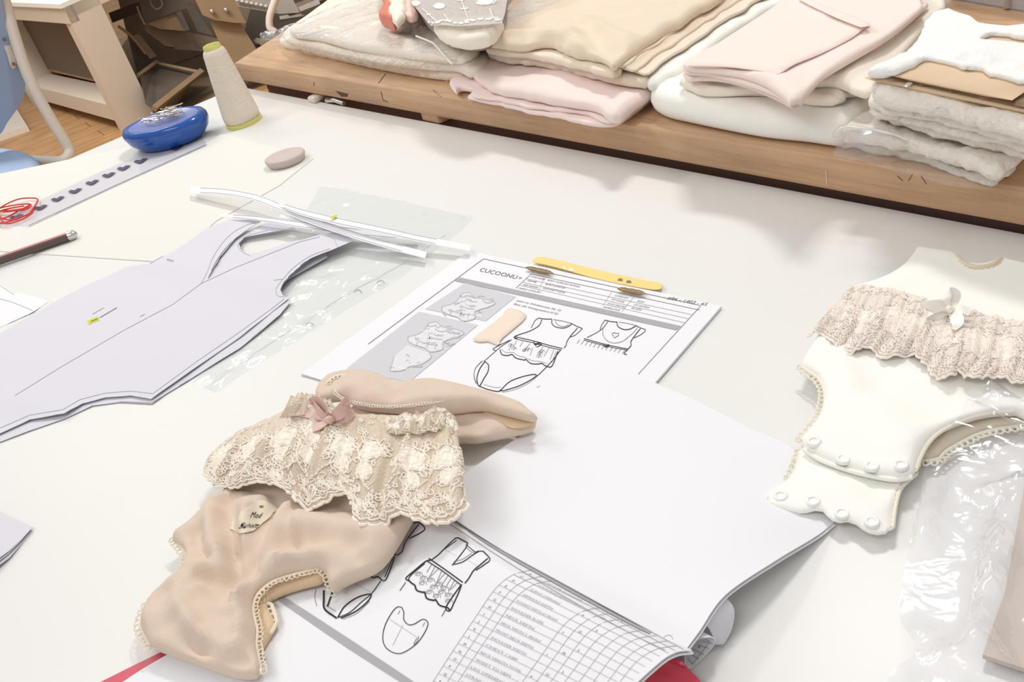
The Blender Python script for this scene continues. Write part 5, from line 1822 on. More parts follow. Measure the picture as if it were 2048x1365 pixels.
def embroider(mb, L, border=.84, n_u=30, rose_n=8, seed=1, R0=.0032, r=.00042, swag=True, top=True, patches=True, density=1.0):
    st = random.getstate(); random.seed(seed)
    # scalloped corded edge
    lu, lv = L.scale(.5, .9)
    n = int(lu / .0011)
    for off, rr in ((0.0, r * 2.0), (.045, r * 1.2)):
        L.curve(mb, [(i / n, .985 - off + .018 * abs(math.sin(i * math.pi / 6))) for i in range(n + 1)], rr, 0, 5)
    # dense border of small rings and loops
    for vv in (border + .07, border, border - .06):
        m_ = int(lu / (R0 * 1.15) * density)
        for i in range(m_):
            u = (i + .5 + random.uniform(-.3, .3)) / m_
            if random.random() < .7: L.loop(mb, u, vv + random.uniform(-.02, .02), R0 * random.uniform(.8, 1.4), random.uniform(0, 6.28), .8, r)
            else: L.flower(mb, u, vv, R0 * .8, 5, r)
    for i in range(int(40 * density)):
        u = random.random()
        L.curve(mb, [(u + .02 * math.sin(t), border + .03 + .05 * math.cos(t * 1.3 + i)) for t in np.linspace(0, 4, 14)], r * 1.2, 0)
    # swags of beads
    if swag:
        for i in range(rose_n - 1):
            u0, u1 = (i + .55) / rose_n, (i + 1.45) / rose_n
            L.beads(mb, [(u0, border - .16), ((u0 + u1) / 2, border - .08), (u1, border - .16)], 13, .0011)
    # roses, leaves and solid petals
    for i in range(rose_n):
        u = (i + .5) / rose_n + random.uniform(-.015, .015)
        v = .46 + random.uniform(-.05, .05)
        if patches:
            L.patch(mb, u, v, R0 * 2.6, 0)
            L.patch(mb, u + .012, v + .17, R0 * 1.7, 0)
        L.rose(mb, u, v, R0 * 2.7, r * 1.2)
        L.rose(mb, u + .01, v + .18, R0 * 1.7, r)
        for a in np.linspace(0, 6.28, 9)[:-1]:
            lu_, lv_ = L.scale(u, v)
            L.loop(mb, u + R0 * 2.7 * math.cos(a) / lu_, v + R0 * 2.7 * math.sin(a) / lv_, R0 * random.uniform(1.2, 2), a + random.uniform(-.4, .4), .5, r * 1.1)
        for j in range(3):
            uu = u + random.choice((-1, 1)) * (.25 + .2 * random.random()) / rose_n
            L.flower(mb, uu, random.uniform(.25, .7), R0 * 1.3, 5, r)
        c0 = random.uniform(-1, 1)
        L.curve(mb, [(u + .5 / rose_n * t, .62 + .1 * math.sin(t * 3 + c0)) for t in np.linspace(-.9, .9, 16)], r * 1.2)
    if top:
        m_ = int(lu / (R0 * 1.4))
        for i in range(m_):
            L.loop(mb, (i + random.random()) / m_, random.uniform(.04, .14), R0 * 1.1, random.uniform(0, 6.28), .7, r)
    random.setstate(st)


lc, GL = loft('lace_ruffle', up(rows, .0035), 260, 70, 'beige_net', bg_, t=.0003, fn=lambda G: pleat(G, 7, .0022))
mb = MB()
embroider(mb, LaceGrid(GL), rose_n=8, seed=4, r=.00056, R0=.0040)
mb.build('embroidery', ['lace_thread'], lc)
# gathered band on top of the ruffle at the right end
rows2 = [[(770, 838, .038), (800, 830, .039), (840, 826, .040), (880, 816, .041), (903, 830, .040), (912, 850, .037)],
         [(772, 852, .040), (805, 850, .042), (850, 846, .043), (885, 840, .043), (905, 852, .041), (914, 866, .036)],
         [(776, 866, .038), (806, 870, .040), (850, 866, .041), (885, 862, .041), (908, 872, .038), (916, 884, .034)]]
l2, G2_ = loft('gathered_band', up(rows2, .0035), 80, 24, 'beige_net', lc, t=.0004, fn=lambda G: pleat(G, 6, .0016, 8, .8))
mb = MB(); L2_ = LaceGrid(G2_)
for i in range(60):
    L2_.loop(mb, random.random(), random.uniform(.1, .9), .0036, random.uniform(0, 6.28), .6, .0006)
for i in range(14): L2_.patch(mb, random.random(), random.uniform(.2, .8), .003)
mb.build('band_embroidery', ['lace_thread'], l2)
# ragged lace end standing up at the left of the bow
rows3 = [[(585, 795, .040), (600, 788, .043), (618, 790, .043), (636, 790, .041), (660, 800, .037)],
         [(574, 812, .038), (600, 806, .042), (622, 810, .042), (645, 812, .040), (668, 818, .036)],
         [(560, 838, .030), (600, 832, .037), (626, 832, .038), (650, 832, .037), (676, 836, .035)]]
l3, G3_ = loft('lace_end', up(rows3, .0035), 50, 24, 'beige_net', lc, t=.0004, fn=lambda G: pleat(G, 4, .0014, 5, .8))
mb = MB(); L3_ = LaceGrid(G3_)
for i in range(26): L3_.loop(mb, random.random(), random.uniform(.02, .9), .003, random.uniform(0, 6.28), .6, .0004)
mb.build('end_embroidery', ['lace_thread'], l3)


def ribbon(mb, pts, w_, k=0, wdir=None, t=.0004):
    """flat ribbon through photo points (x, y, z) ; wdir world direction"""
    c = catmull([P(x, y, ZT + z) for x, y, z in pts], 6)
    tt = np.gradient(c, axis=0); tt /= np.linalg.norm(tt, axis=1)[:, None]
    wv = np.array(wdir if wdir is not None else (0, .4, .9), float)
    ww = np.interp(np.linspace(0, 1, len(c)), np.linspace(0, 1, len(w_)), w_)
    G = []
    for s_ in (-.5, -.17, .17, .5):
        G.append([q + (wv - (wv @ a) * a) / np.linalg.norm(wv - (wv @ a) * a) * w * s_ for q, a, w in zip(c, tt, ww)])
    V, F = grid_mesh(np.array(G), t)
    mb.add(V, F, k)


bow = MB()
ribbon(bow, [(655, 840, .044), (640, 826, .048), (628, 812, .049), (640, 808, .052), (655, 820, .052), (660, 838, .047)], [.004, .009, .012, .012, .009, .004])
ribbon(bow, [(660, 840, .044), (676, 828, .052), (694, 812, .050), (700, 818, .048), (684, 836, .047), (662, 842, .044)], [.004, .009, .012, .012, .008, .004])
ribbon(bow, [(660, 840, .046), (640, 832, .044), (606, 824, .042), (585, 818, .041)], [.004, .007, .008, .007], wdir=(.3, .9, .3))
ribbon(bow, [(658, 842, .046), (640, 852, .044), (622, 858, .042), (614, 866, .040)], [.004, .007, .008, .007], wdir=(.3, .9, .3))
bow.tube([P(652, 842, ZT + .048), P(659, 840, ZT + .050), P(666, 838, ZT + .048)], [.002, .0034, .002], n=8)
bow.build('bow', ['rose_satin'], bg_)

# ================================================================== ivory bodysuit (right)
iv = thing('baby_bodysuit', 'ivory baby bodysuit with blush lace ruffle and white bow, press studs at the crotch, right', 'bodysuit', P(1800, 780))
# back layer: flap and far leg edge
cloth('back_flap', [(1612, 880), (1600, 905), (1592, 935), (1578, 958), (1555, 975), (1536, 990), (1532, 1000), (1545, 1012), (1575, 1020), (1600, 1027), (1622, 1024), (1640, 1020), (1655, 1034), (1672, 1046), (1690, 1044),
                    (1706, 1046), (1725, 1060), (1745, 1069), (1770, 1068), (1782, 1056), (1786, 1020), (1794, 985), (1810, 962), (1832, 942), (1834, 915), (1700, 860)],
      ZT + .0065, .004, 'ivory', iv, step=.0045, disp=[('r', [(1640, 960), (1700, 1000), (1740, 1030)], .01, .003), ('n', .0015, .02, 3)], r=.0025)
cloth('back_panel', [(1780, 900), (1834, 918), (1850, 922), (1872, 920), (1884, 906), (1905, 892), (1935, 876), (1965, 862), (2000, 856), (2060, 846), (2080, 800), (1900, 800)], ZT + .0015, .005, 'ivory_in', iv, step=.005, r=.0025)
bpx = [(1640, 668), (1626, 690), (1610, 716), (1603, 734), (1616, 744), (1636, 756), (1646, 776), (1650, 800), (1644, 826), (1632, 848), (1614, 868), (1604, 882), (1608, 896), (1630, 912), (1670, 930), (1720, 946),
       (1770, 957), (1812, 958), (1828, 950), (1836, 925), (1850, 895), (1870, 872), (1905, 852), (1950, 836), (1990, 828), (2030, 826), (2090, 820), (2110, 560), (2080, 540), (2010, 522), (1998, 516), (1985, 528),
       (1950, 533), (1925, 524), (1912, 512), (1890, 508), (1855, 502), (1836, 497), (1826, 512), (1806, 535), (1775, 556), (1740, 570), (1706, 580), (1670, 620)]
ivb = cloth('body', bpx, ZT + .0085, .010, 'ivory', iv, step=.005,
            disp=[('r', [(1700, 780), (1760, 820), (1800, 880)], .012, .002), ('r', [(1640, 700), (1680, 720), (1700, 760)], .012, .004), ('r', [(1720, 760), (1850, 790), (1950, 800)], .014, -.002), ('n', .0018, .03, 4),
                  ('r', [(1612, 896), (1660, 914), (1720, 930), (1790, 940), (1828, 936)], .0015, -.001), ('r', [(1760, 600), (1800, 560), (1840, 540)], .01, .002), ('r', [(1640, 880), (1720, 905), (1800, 915)], .002, -.0012)], r=.0045)
sfi = Surf(ivb)
mb = MB(); trim(mb, path3([(1603, 734), (1620, 746), (1638, 758), (1648, 778), (1651, 800), (1645, 826), (1632, 850), (1614, 870), (1603, 882)], .014), .0022, .0008, 1, base=.0014)
mb.build('leg_trim', ['ivory_trim'], iv)
mb = MB(); trim(mb, path3([(1832, 940), (1838, 922), (1852, 894), (1872, 871), (1906, 850), (1950, 834), (1990, 826), (2032, 823), (2080, 818)], .014), .0022, .0008, -1, base=.0014)
mb.build('leg_trim', ['ivory_trim'], iv)
mb = MB(); trim(mb, path3([(1852, 922), (1876, 920), (1890, 905), (1915, 890), (1950, 872), (1990, 860), (2040, 852)], .006), .0020, .0008, 1, base=.0012)
mb.build('back_trim', ['ivory_trim'], iv)
mb = MB(); trim(mb, path3([(1832, 950), (1812, 966), (1798, 986), (1790, 1020), (1786, 1055)], .009), .0020, .0008, 1, base=.0012)
mb.build('back_trim', ['ivory_trim'], iv)
mb = MB(); trim(mb, path3([(1600, 905), (1592, 935), (1580, 958)], .009), .0020, .0008, 1, base=.0012)
mb.build('back_trim', ['ivory_trim'], iv)
mb = MB()
mb.tube(path3([(1608, 899), (1640, 920), (1690, 939), (1740, 952), (1790, 960), (1824, 955)], .014), .0016, n=6)
mb.build('hem_piping', ['ivory'], iv)
mb = MB(); trim(mb, path3([(1914, 514), (1928, 527), (1952, 536), (1984, 531), (2000, 518)], .0175), .0014, .0006, 1, base=.002)
mb.build('neck_trim', ['ivory_in'], iv)
sfl = Surf([o for o in bpy.data.objects if o.name.startswith('back_flap')][0])
for i, (x, y) in enumerate(((1628, 884), (1687, 919), (1744, 933), (1802, 931), (1561, 993), (1626, 1003), (1684, 1028), (1744, 1045))):
    p, n = (sfi if i < 4 else sfl).hit(x, y)
    if p is None: p = P(x, y, ZT + .007)
    s0_ = MB().lathe(p, [(.0001, .0003), (.0022, .0003), (.0024, .0009), (.0032, .0012), (.0040, .0009), (.0043, .0001), (.0042, -.0012)], 24)
    s0_.build('press_stud', ['snap_white'], iv)
# blush lace
rows = [[(1690, 588, .016), (1706, 574, .018), (1750, 574, .020), (1800, 584, .021), (1850, 598, .021), (1900, 612, .022), (1950, 624, .021), (2000, 636, .021), (2050, 646, .021), (2110, 660, .020)],
        [(1660, 622, .018), (1700, 610, .020), (1750, 612, .022), (1800, 622, .023), (1850, 636, .023), (1900, 652, .024), (1950, 662, .023), (2000, 672, .023), (2050, 682, .023), (2110, 695, .022)],
        [(1634, 650, .018), (1680, 650, .020), (1740, 660, .021), (1790, 668, .022), (1850, 690, .023), (1895, 700, .024), (1940, 712, .023), (1990, 718, .023), (2045, 728, .023), (2110, 740, .022)],
        [(1614, 676, .014), (1630, 668, .015), (1648, 672, .017), (1668, 690, .017), (1690, 712, .016), (1712, 708, .017), (1724, 698, .018), (1745, 702, .018), (1765, 718, .018), (1795, 714, .018), (1832, 712, .018), (1850, 730, .018), (1868, 754, .017), (1886, 760, .017),
         (1902, 756, .019), (1912, 740, .020), (1936, 757, .020), (1960, 758, .020), (1984, 752, .020), (2010, 762, .020), (2034, 770, .020), (2060, 764, .020), (2110, 775, .020)]]
lc2, GL2 = loft('lace_ruffle', up(rows, .004), 240, 60, 'blush_net', iv, t=.0003, fn=lambda G: pleat(G, 8, .0018, 12))
mb = MB()
embroider(mb, LaceGrid(GL2), rose_n=8, seed=9, R0=.0036, r=.00040, swag=False)
mb.build('embroidery', ['blush_lace'], lc2)
mb = MB(); LG = LaceGrid(GL2)
for i in range(90): LG.loop(mb, random.random(), random.uniform(0, .1), .0034, random.uniform(0, 6.28), .6, .0007)
mb.build('gathered_edge', ['blush_lace'], lc2)
bow = MB()
ribbon(bow, up([[(1896, 620, .028), (1880, 612, .034), (1856, 618, .034), (1858, 626, .030), (1880, 626, .028), (1896, 622, .028)]], .004)[0], [.003, .008, .010, .010, .008, .003])
ribbon(bow, up([[(1898, 618, .028), (1890, 600, .034), (1896, 588, .036), (1908, 592, .034), (1904, 606, .030), (1900, 618, .028)]], .004)[0], [.003, .007, .009, .009, .007, .003], wdir=(.9, 0, .5))
ribbon(bow, up([[(1900, 620, .028), (1912, 632, .030), (1914, 646, .029), (1908, 660, .027)]], .004)[0], [.003, .008, .008, .002], wdir=(.9, .2, .2))
ribbon(bow, up([[(1900, 620, .028), (1920, 618, .031), (1940, 626, .029)]], .004)[0], [.003, .006, .006], wdir=(.3, .8, .4))
bow.tube([P(1892, 620, ZT + .034), P(1898, 619, ZT + .036), P(1905, 618, ZT + .034)], [.0016, .003, .0016], n=8)
bow.build('bow', ['ivory_satin'], iv)

# ================================================================== clear bag with card, lower right corner
pbag = thing('clear_bag', 'wrinkled clear plastic bag over the lower right corner of the white table', 'plastic bag', P(1960, 1100))
wr = [('n', .0035, .03, 3), ('n', .002, .013, 6), ('r', [(1880, 940), (1850, 1040), (1840, 1100)], .006, .006), ('r', [(1960, 990), (2000, 985), (2060, 990)], .004, .007), ('r', [(2045, 990), (2000, 1080), (1985, 1200), (1960, 1320)], .007, .010),
      ('r', [(1990, 1090), (1975, 1180), (1950, 1260), (1940, 1320)], .004, .006), ('r', [(1930, 820), (1990, 850), (2050, 880)], .005, .008), ('r', [(1890, 1325), (1960, 1300), (2000, 1340)], .006, .006), ('r', [(1960, 760), (2000, 800), (2060, 830)], .006, .008),
      ('r', [(1940, 1040), (1990, 1070), (2010, 1090)], .003, .004)]
fb = sheet('film', [(1850, 935), (1900, 858), (1955, 800), (2000, 765), (2060, 745), (2120, 760), (2140, 1420), (1960, 1450), (1800, 1420), (1770, 1380), (1790, 1340), (1830, 1300), (1800, 1240), (1810, 1140), (1835, 1020)],
      ZT + .0165, 'clear_film', pbag, t=.0003, step=.0045, disp=wr, smooth=True, ds=.004, zref=ZT + .016)
cd = sheet('card_sheet', [(1965, 1318), (2010, 1190), (2052, 960), (2120, 900), (2160, 1300), (2080, 1356)], ZT + .004, 'card_grey', t=.003, step=.03)
tag(cd, 'grey-beige card inside the clear bag at the lower right corner', 'card')
# ================================================================== fabrics on the workbench
def layered(name, label, cat, layers, kind='fabric_layer'):
    """layers: (px, z above bench, H, material, disp, kwargs)"""
    c = np.mean(PP(layers[0][0], HB), axis=0)
    t = thing(name, label, cat, (c[0], c[1], HB))
    for px, z, H, m, d, kw in layers:
        cloth(kind, px, HB + z, H, m, t, step=kw.pop('step', .008), disp=d, **kw)
    return t


N1 = ('n', .002, .05, 3)
N2 = ('n', .0012, .02, 5)
# pink jersey at the front edge
layered('folded_fabric', 'pale pink folded jersey at the front edge of the bench, under the sand jersey pile', 'fabric', [
    ([(937, 196), (950, 186), (1000, 175), (1100, 170), (1250, 150), (1300, 170), (1313, 193), (1290, 210), (1262, 232), (1240, 246), (1212, 252), (1180, 250), (1140, 240), (1100, 232), (1060, 226), (1000, 210)],
     .0005, .006, 'jersey_pink', [N2], dict(wob=.002)),
    ([(945, 192), (960, 175), (1020, 160), (1250, 140), (1302, 165), (1308, 190), (1270, 222), (1240, 242), (1205, 244), (1170, 228), (1120, 222), (1060, 216), (1000, 202)], .0065, .005, 'jersey_pink', [N2], dict(wob=.002)),
    ([(900, 166), (906, 180), (914, 186), (920, 178), (938, 180), (970, 186), (1000, 192), (1010, 176), (980, 150), (950, 146), (925, 156)], .004, .010, 'jersey_pink', [('r', [(912, 172), (950, 172), (990, 182)], .004, -.004)], dict(step=.005)),
    ([(944, 150), (962, 130), (982, 116), (1040, 112), (1130, 120), (1220, 138), (1290, 160), (1312, 180), (1296, 196), (1268, 214), (1248, 230), (1236, 240), (1216, 236), (1198, 222), (1172, 214), (1130, 208), (1080, 200),
      (1040, 192), (1000, 186), (975, 176), (956, 165)], .0115, .014, 'jersey_pink', [('r', [(950, 150), (964, 168), (990, 182)], .006, -.005), ('b', (1100, 160), .06, .005), ('b', (1240, 200), .03, .003), N1, ('r', [(1232, 236), (1250, 214), (1292, 190)], .006, .002)],
     dict(wob=.0015))])
# sand jersey pile
lay = []
sandlow = [(974, 100), (985, 112), (1010, 120), (1060, 126), (1110, 134), (1160, 146), (1210, 156), (1246, 164), (1260, 168), (1292, 172), (1306, 152), (1330, 124), (1380, 92), (1440, 54), (1500, 16), (1600, -50), (1200, -70), (1060, 0), (990, 60)]
lay.append((sandlow, .028, .012, 'jersey_sand_light', [N1, N2, ('r', [(1000, 112), (1060, 112), (1150, 135), (1230, 150)], .006, .003)], dict(wob=.003)))
lay.append(([(972, 95), (984, 104), (1010, 110), (1050, 112), (1100, 122), (1160, 136), (1220, 150), (1238, 150), (1248, 128), (1280, 104), (1330, 78), (1400, 36), (1520, -50), (1200, -70), (1060, 0), (990, 50)], .040, .010, 'jersey_sand_light', [N1, N2], dict(wob=.002)))
for k, (dx, dy) in enumerate(((62, 10), (36, 4), (14, -4))):
    px = [(1225 + dx, 138 + dy), (1244 + dx * .9, 134 + dy), (1270 + dx * .9, 112 + dy), (1320 + dx, 80 + dy), (1370 + dx, 44 + dy), (1440 + dx, 0 + dy), (1520 + dx, -50), (1380, -60), (1200, 40), (1190, 110)]
    lay.append((px, .042 + .003 * k, .004, 'jersey_sand_light' if k != 1 else 'jersey_sand', [N2], dict(wob=.0028, wobs=.02)))
lay.append(([(973, 88), (986, 78), (1010, 60), (1040, 34), (1080, 8), (1160, -50), (1520, -60), (1470, -24), (1420, 14), (1400, 22), (1362, 50), (1342, 58), (1312, 76), (1280, 96), (1250, 118), (1232, 134), (1222, 136),
             (1206, 124), (1180, 116), (1150, 112), (1124, 102), (1106, 93), (1080, 90), (1050, 97), (1020, 96), (995, 92)], .050, .012, 'jersey_sand',
            [('r', [(1000, 80), (1040, 68), (1090, 70), (1130, 80)], .012, .010), ('r', [(1130, 50), (1150, 80), (1160, 110)], .010, .008), ('r', [(1180, 50), (1195, 80), (1208, 112)], .008, -.006), ('r', [(1160, 40), (1220, 66), (1260, 80)], .007, .006),
             ('r', [(1040, 60), (1100, 60), (1140, 62)], .010, -.006), ('r', [(1200, 22), (1280, 18), (1340, 10)], .006, .004), ('r', [(1190, 60), (1250, 90), (1290, 92)], .012, .004), ('r', [(1230, 130), (1290, 84), (1380, 30)], .005, .002), ('n', .003, .04, 3), N2],
            dict(wob=.0015, step=.007)))
layered('folded_fabric', 'sand coloured folded jersey pile with wavy cut edges, right of the clear bag', 'fabric', lay)
# white jersey between
layered('folded_fabric', 'white folded jersey with wavy edges, between the sand and the blush piles', 'fabric', [
    ([(1296, 172), (1312, 176), (1336, 158), (1360, 150), (1400, 120), (1440, 90), (1500, 50), (1600, -10), (1660, -50), (1560, -50), (1480, 20), (1380, 84), (1320, 130)], .024, .016, 'jersey_white',
     [('r', [(1310, 160), (1380, 120), (1480, 50), (1600, -30)], .004, -.005), ('r', [(1330, 164), (1400, 122), (1500, 56)], .003, .003), N2], dict(wob=.002, wobs=.02))])
# white roll
layered('folded_fabric', 'thick rounded roll of white fabric at the front of the bench, under the blush jersey', 'fabric', [
    ([(1302, 203), (1308, 186), (1330, 166), (1380, 140), (1500, 120), (1650, 140), (1745, 170), (1758, 196), (1740, 236), (1716, 258), (1690, 270), (1660, 270), (1600, 262), (1520, 254), (1440, 240), (1370, 226), (1325, 216)],
     .0005, .034, 'jersey_white', [('n', .003, .06, 7), ('r', [(1700, 200), (1712, 230), (1690, 262)], .008, -.004)], dict(r=.017))], 'fabric_roll')
# cream fabric under the blush one
layered('folded_fabric', 'cream folded fabric spreading out beneath the blush jersey', 'fabric', [
    ([(1367, 158), (1376, 174), (1398, 184), (1440, 186), (1500, 184), (1560, 190), (1600, 200), (1630, 204), (1670, 204), (1690, 198), (1700, 184), (1740, 190), (1770, 150), (1800, 110), (1850, 60), (1882, 20), (1900, -30), (1700, -60), (1500, 60)],
     .034, .012, 'jersey_cream', [('r', [(1400, 176), (1430, 166), (1470, 172)], .004, -.004), ('r', [(1640, 182), (1660, 186), (1680, 192)], .003, -.004), N1], dict()),
    ([(1600, 180), (1622, 170), (1660, 168), (1690, 176), (1704, 184), (1742, 192), (1756, 168), (1790, 130), (1840, 70), (1862, 40), (1884, 26), (1890, 10), (1870, -40), (1700, -50), (1600, 60)], .046, .010, 'jersey_cream', [N1, ('r', [(1700, 150), (1780, 60)], .01, .003)], dict())])
# blush jersey
bl = []
bl.append(([(1366, 150), (1372, 138), (1400, 132), (1500, 100), (1700, 60), (1850, 10), (1830, 36), (1780, 80), (1700, 130), (1640, 164), (1610, 200), (1592, 218), (1576, 210), (1540, 192), (1490, 172), (1440, 160), (1400, 158), (1380, 162)], .050, .007, 'jersey_rose', [N2], dict()))
bl.append(([(1366, 140), (1378, 128), (1420, 118), (1500, 90), (1700, 50), (1850, 6), (1836, 30), (1780, 76), (1700, 126), (1640, 160), (1608, 196), (1588, 216), (1560, 196), (1520, 178), (1460, 160), (1410, 148), (1380, 148)], .057, .006, 'jersey_rose', [N2], dict()))
bl.append(([(1366, 134), (1380, 122), (1440, 90), (1520, 40), (1590, -6), (1700, -50), (1830, -20), (1842, 6), (1846, 18), (1830, 34), (1780, 74), (1700, 122), (1650, 152), (1620, 180), (1590, 212), (1570, 198), (1530, 170), (1480, 152), (1420, 142), (1385, 140)], .063, .008, 'jersey_rose',
           [('r', [(1500, 150), (1560, 160), (1588, 190)], .01, .003), N1], dict()))
bl.append(([(1370, 130), (1400, 112), (1460, 72), (1540, 20), (1580, -8), (1640, 10), (1700, 34), (1740, 48), (1732, 54), (1700, 78), (1640, 108), (1590, 128), (1562, 146), (1550, 148), (1520, 142), (1460, 134), (1400, 132)], .072, .003, 'jersey_rose', [N2], dict()))
bl.append(([(1600, 0), (1612, -4), (1670, 20), (1738, 46), (1726, 54), (1714, 52), (1660, 30)], .076, .003, 'jersey_rose', [], dict(step=.005)))
layered('folded_fabric', 'blush pink folded jersey lying on top of the cream fabric and white roll', 'fabric', bl)

# lace folds in clear bag, lower
lb = thing('lace_bundle', 'bundle of folded cream lace nearest the bench edge at the right, under the other bundle', 'lace', P(1850, 290, HB))
BR = [('n', .0012, .006, 4), ('n', .002, .02, 3)]
cloth('lace_fold', [(1684, 296), (1700, 292), (1740, 300), (1840, 320), (1900, 340), (1960, 362), (1990, 366), (2010, 356), (2034, 330), (2060, 300), (2060, 260), (1800, 240), (1700, 270)], HB + .0008, .008, 'lace_bundle', lb, step=.0045, disp=BR, wob=.0035, wobs=.005, r=.003)
cloth('lace_fold', [(1683, 282), (1690, 274), (1720, 272), (1780, 284), (1850, 306), (1920, 330), (1970, 346), (2006, 352), (2030, 326), (2060, 300), (2080, 240), (1800, 220), (1720, 244)], HB + .0108, .006, 'lace_bundle', lb, step=.0045, disp=BR, wob=.0035, wobs=.005, r=.003)
cloth('lace_fold', [(1682, 276), (1686, 262), (1704, 252), (1740, 228), (1760, 218), (1820, 220), (1900, 240), (2000, 262), (2060, 270), (2052, 300), (2034, 322), (2012, 340), (2000, 350), (1980, 348), (1940, 332), (1900, 318), (1850, 302), (1800, 292), (1750, 284), (1715, 278)],
      HB + .0188, .012, 'lace_bundle', lb, step=.0045, disp=BR + [('r', [(1700, 262), (1800, 285), (1990, 340)], .006, .003)], wob=.0035, wobs=.005, r=.003)
ub = thing('lace_bundle', 'thick bundle of folded cream lace under the cardboard at the right, above the other bundle', 'lace', P(1900, 240, HB + .03))
cloth('lace_fold', [(1748, 222), (1756, 232), (1790, 244), (1850, 262), (1920, 280), (2000, 296), (2100, 316), (2120, 250), (1900, 200), (1780, 190)], HB + .033, .011, 'lace_bundle', ub, step=.005, disp=BR, wob=.003, wobs=.005)
cloth('lace_fold', [(1744, 212), (1750, 226), (1790, 236), (1850, 250), (1920, 268), (2000, 284), (2100, 302), (2120, 240), (1900, 180), (1780, 176)], HB + .044, .009, 'lace_bundle', ub, step=.005, disp=BR, wob=.003, wobs=.005)
cloth('lace_fold', [(1744, 198), (1748, 212), (1772, 222), (1820, 230), (1880, 240), (1940, 258), (2020, 276), (2100, 290), (2120, 220), (1900, 160), (1790, 160)], HB + .053, .009, 'lace_bundle', ub, step=.005, disp=BR, wob=.003, wobs=.005)
cloth('lace_fold', [(1746, 186), (1746, 200), (1770, 206), (1830, 214), (1900, 230), (1960, 246), (2040, 264), (2100, 276), (2120, 200), (1900, 146), (1790, 146), (1756, 168)], HB + .062, .016, 'lace_bundle', ub, step=.005,
      disp=BR + [('b', (1770, 184), .02, .004)], wob=.003, wobs=.005)
# clear film around the lower bundle
mb = MB()
mb.tube(path3([(1672, 268, .078), (1680, 258, .082), (1700, 254, .082), (1750, 260, .082), (1790, 270, .080), (1815, 280, .078)], .08), .0009, n=6)
mbs = mb
fl_ = sheet('film_wrap', [(1664, 268), (1676, 258), (1720, 252), (1800, 270), (1812, 278), (1830, 300), (1900, 336), (1960, 372), (1990, 380), (1900, 372), (1780, 340), (1690, 316), (1668, 312), (1672, 290)], HB + .033, 'clear_film', t=.0003, step=.006, smooth=True,
            disp=[('n', .002, .015, 3), ('r', [(1680, 258), (1740, 268), (1808, 280)], .003, .004)])
tag(fl_, 'clear plastic film around the end of the lower lace bundle', 'plastic film')
mbs.build('film_edge', ['snap_white'], fl_)

# cardboards and white lace on top
cbd = cloth('cardboard_sheet', [(1729, 157), (1745, 148), (1800, 120), (1900, 60), (2100, 110), (2110, 236)], HB + .080, .003, 'cardboard', None, smooth=False, step=.02, r=.0005)
tag(cbd, 'brown cardboard sheet, the lower of two, lying on the thick lace bundle', 'cardboard')
cbt = cloth('cardboard_sheet', [(1773, 149), (1860, 100), (1960, 60), (2100, 90), (2100, 150), (2024, 201)], HB + .088, .003, 'cardboard', None, smooth=False, step=.02, r=.0005)
tag(cbt, 'brown cardboard sheet, topmost, partly covered by white scalloped lace', 'cardboard')
spc = cloth('card_shade_strip', [(1782, 156), (1790, 150), (2090, 205), (2110, 215), (2100, 226), (1900, 182)], HB + .0835, .0035, 'machine_tan', None, smooth=False, step=.02, r=.0006)  # dark strip added as painted shade between the two cardboards
tag(spc, 'dark brown strip standing in for the shade between the two cardboard sheets', 'paper')
tapx = cloth('paper_tag', [(1808, 172), (1814, 166), (1828, 162), (1826, 167), (1812, 174)], HB + .0838, .002, 'tube_white', None, step=.003)
tag(tapx, 'tiny white slip sticking out between the cardboard sheets', 'paper slip')
wl = thing('white_lace', 'bright white scalloped lace draped over the cardboard at the upper right', 'lace', P(1900, 90, HB + .09))
cloth('lace_drape', [(1738, 148), (1742, 140), (1760, 132), (1800, 112), (1812, 106), (1840, 74), (1852, 44), (1872, 26), (1890, 22), (1910, 26), (1940, 36), (1955, 44), (1970, 50), (2010, 56), (2030, 54), (2040, 50), (2100, 66), (2100, 84),
                     (2050, 78), (2010, 72), (1978, 70), (1966, 78), (1958, 82), (1976, 84), (2010, 86), (2050, 90), (2100, 96), (2100, 172), (2060, 166), (2034, 164), (2000, 154), (1980, 150), (1966, 140), (1954, 137), (1936, 140),
                     (1914, 134), (1890, 124), (1856, 118), (1846, 122), (1826, 134), (1800, 144), (1776, 149)], HB + .0905, .005, 'lace_white', wl, step=.006,
      disp=[('n', .002, .03, 3), ('n', .0006, .004, 4), ('r', [(1880, 110), (1960, 122), (2060, 142)], .0022, -.0045), ('r', [(1878, 104), (1960, 116), (2060, 136)], .005, .003), ('r', [(1760, 138), (1800, 128), (1840, 116)], .004, .002)], wob=.0015, wobs=.008)
cloth('lace_drape', [(1736, 150), (1744, 142), (1780, 136), (1800, 138), (1790, 146), (1770, 152)], HB + .0835, .006, 'lace_white', wl, step=.004, disp=[('n', .0015, .006, 3)])

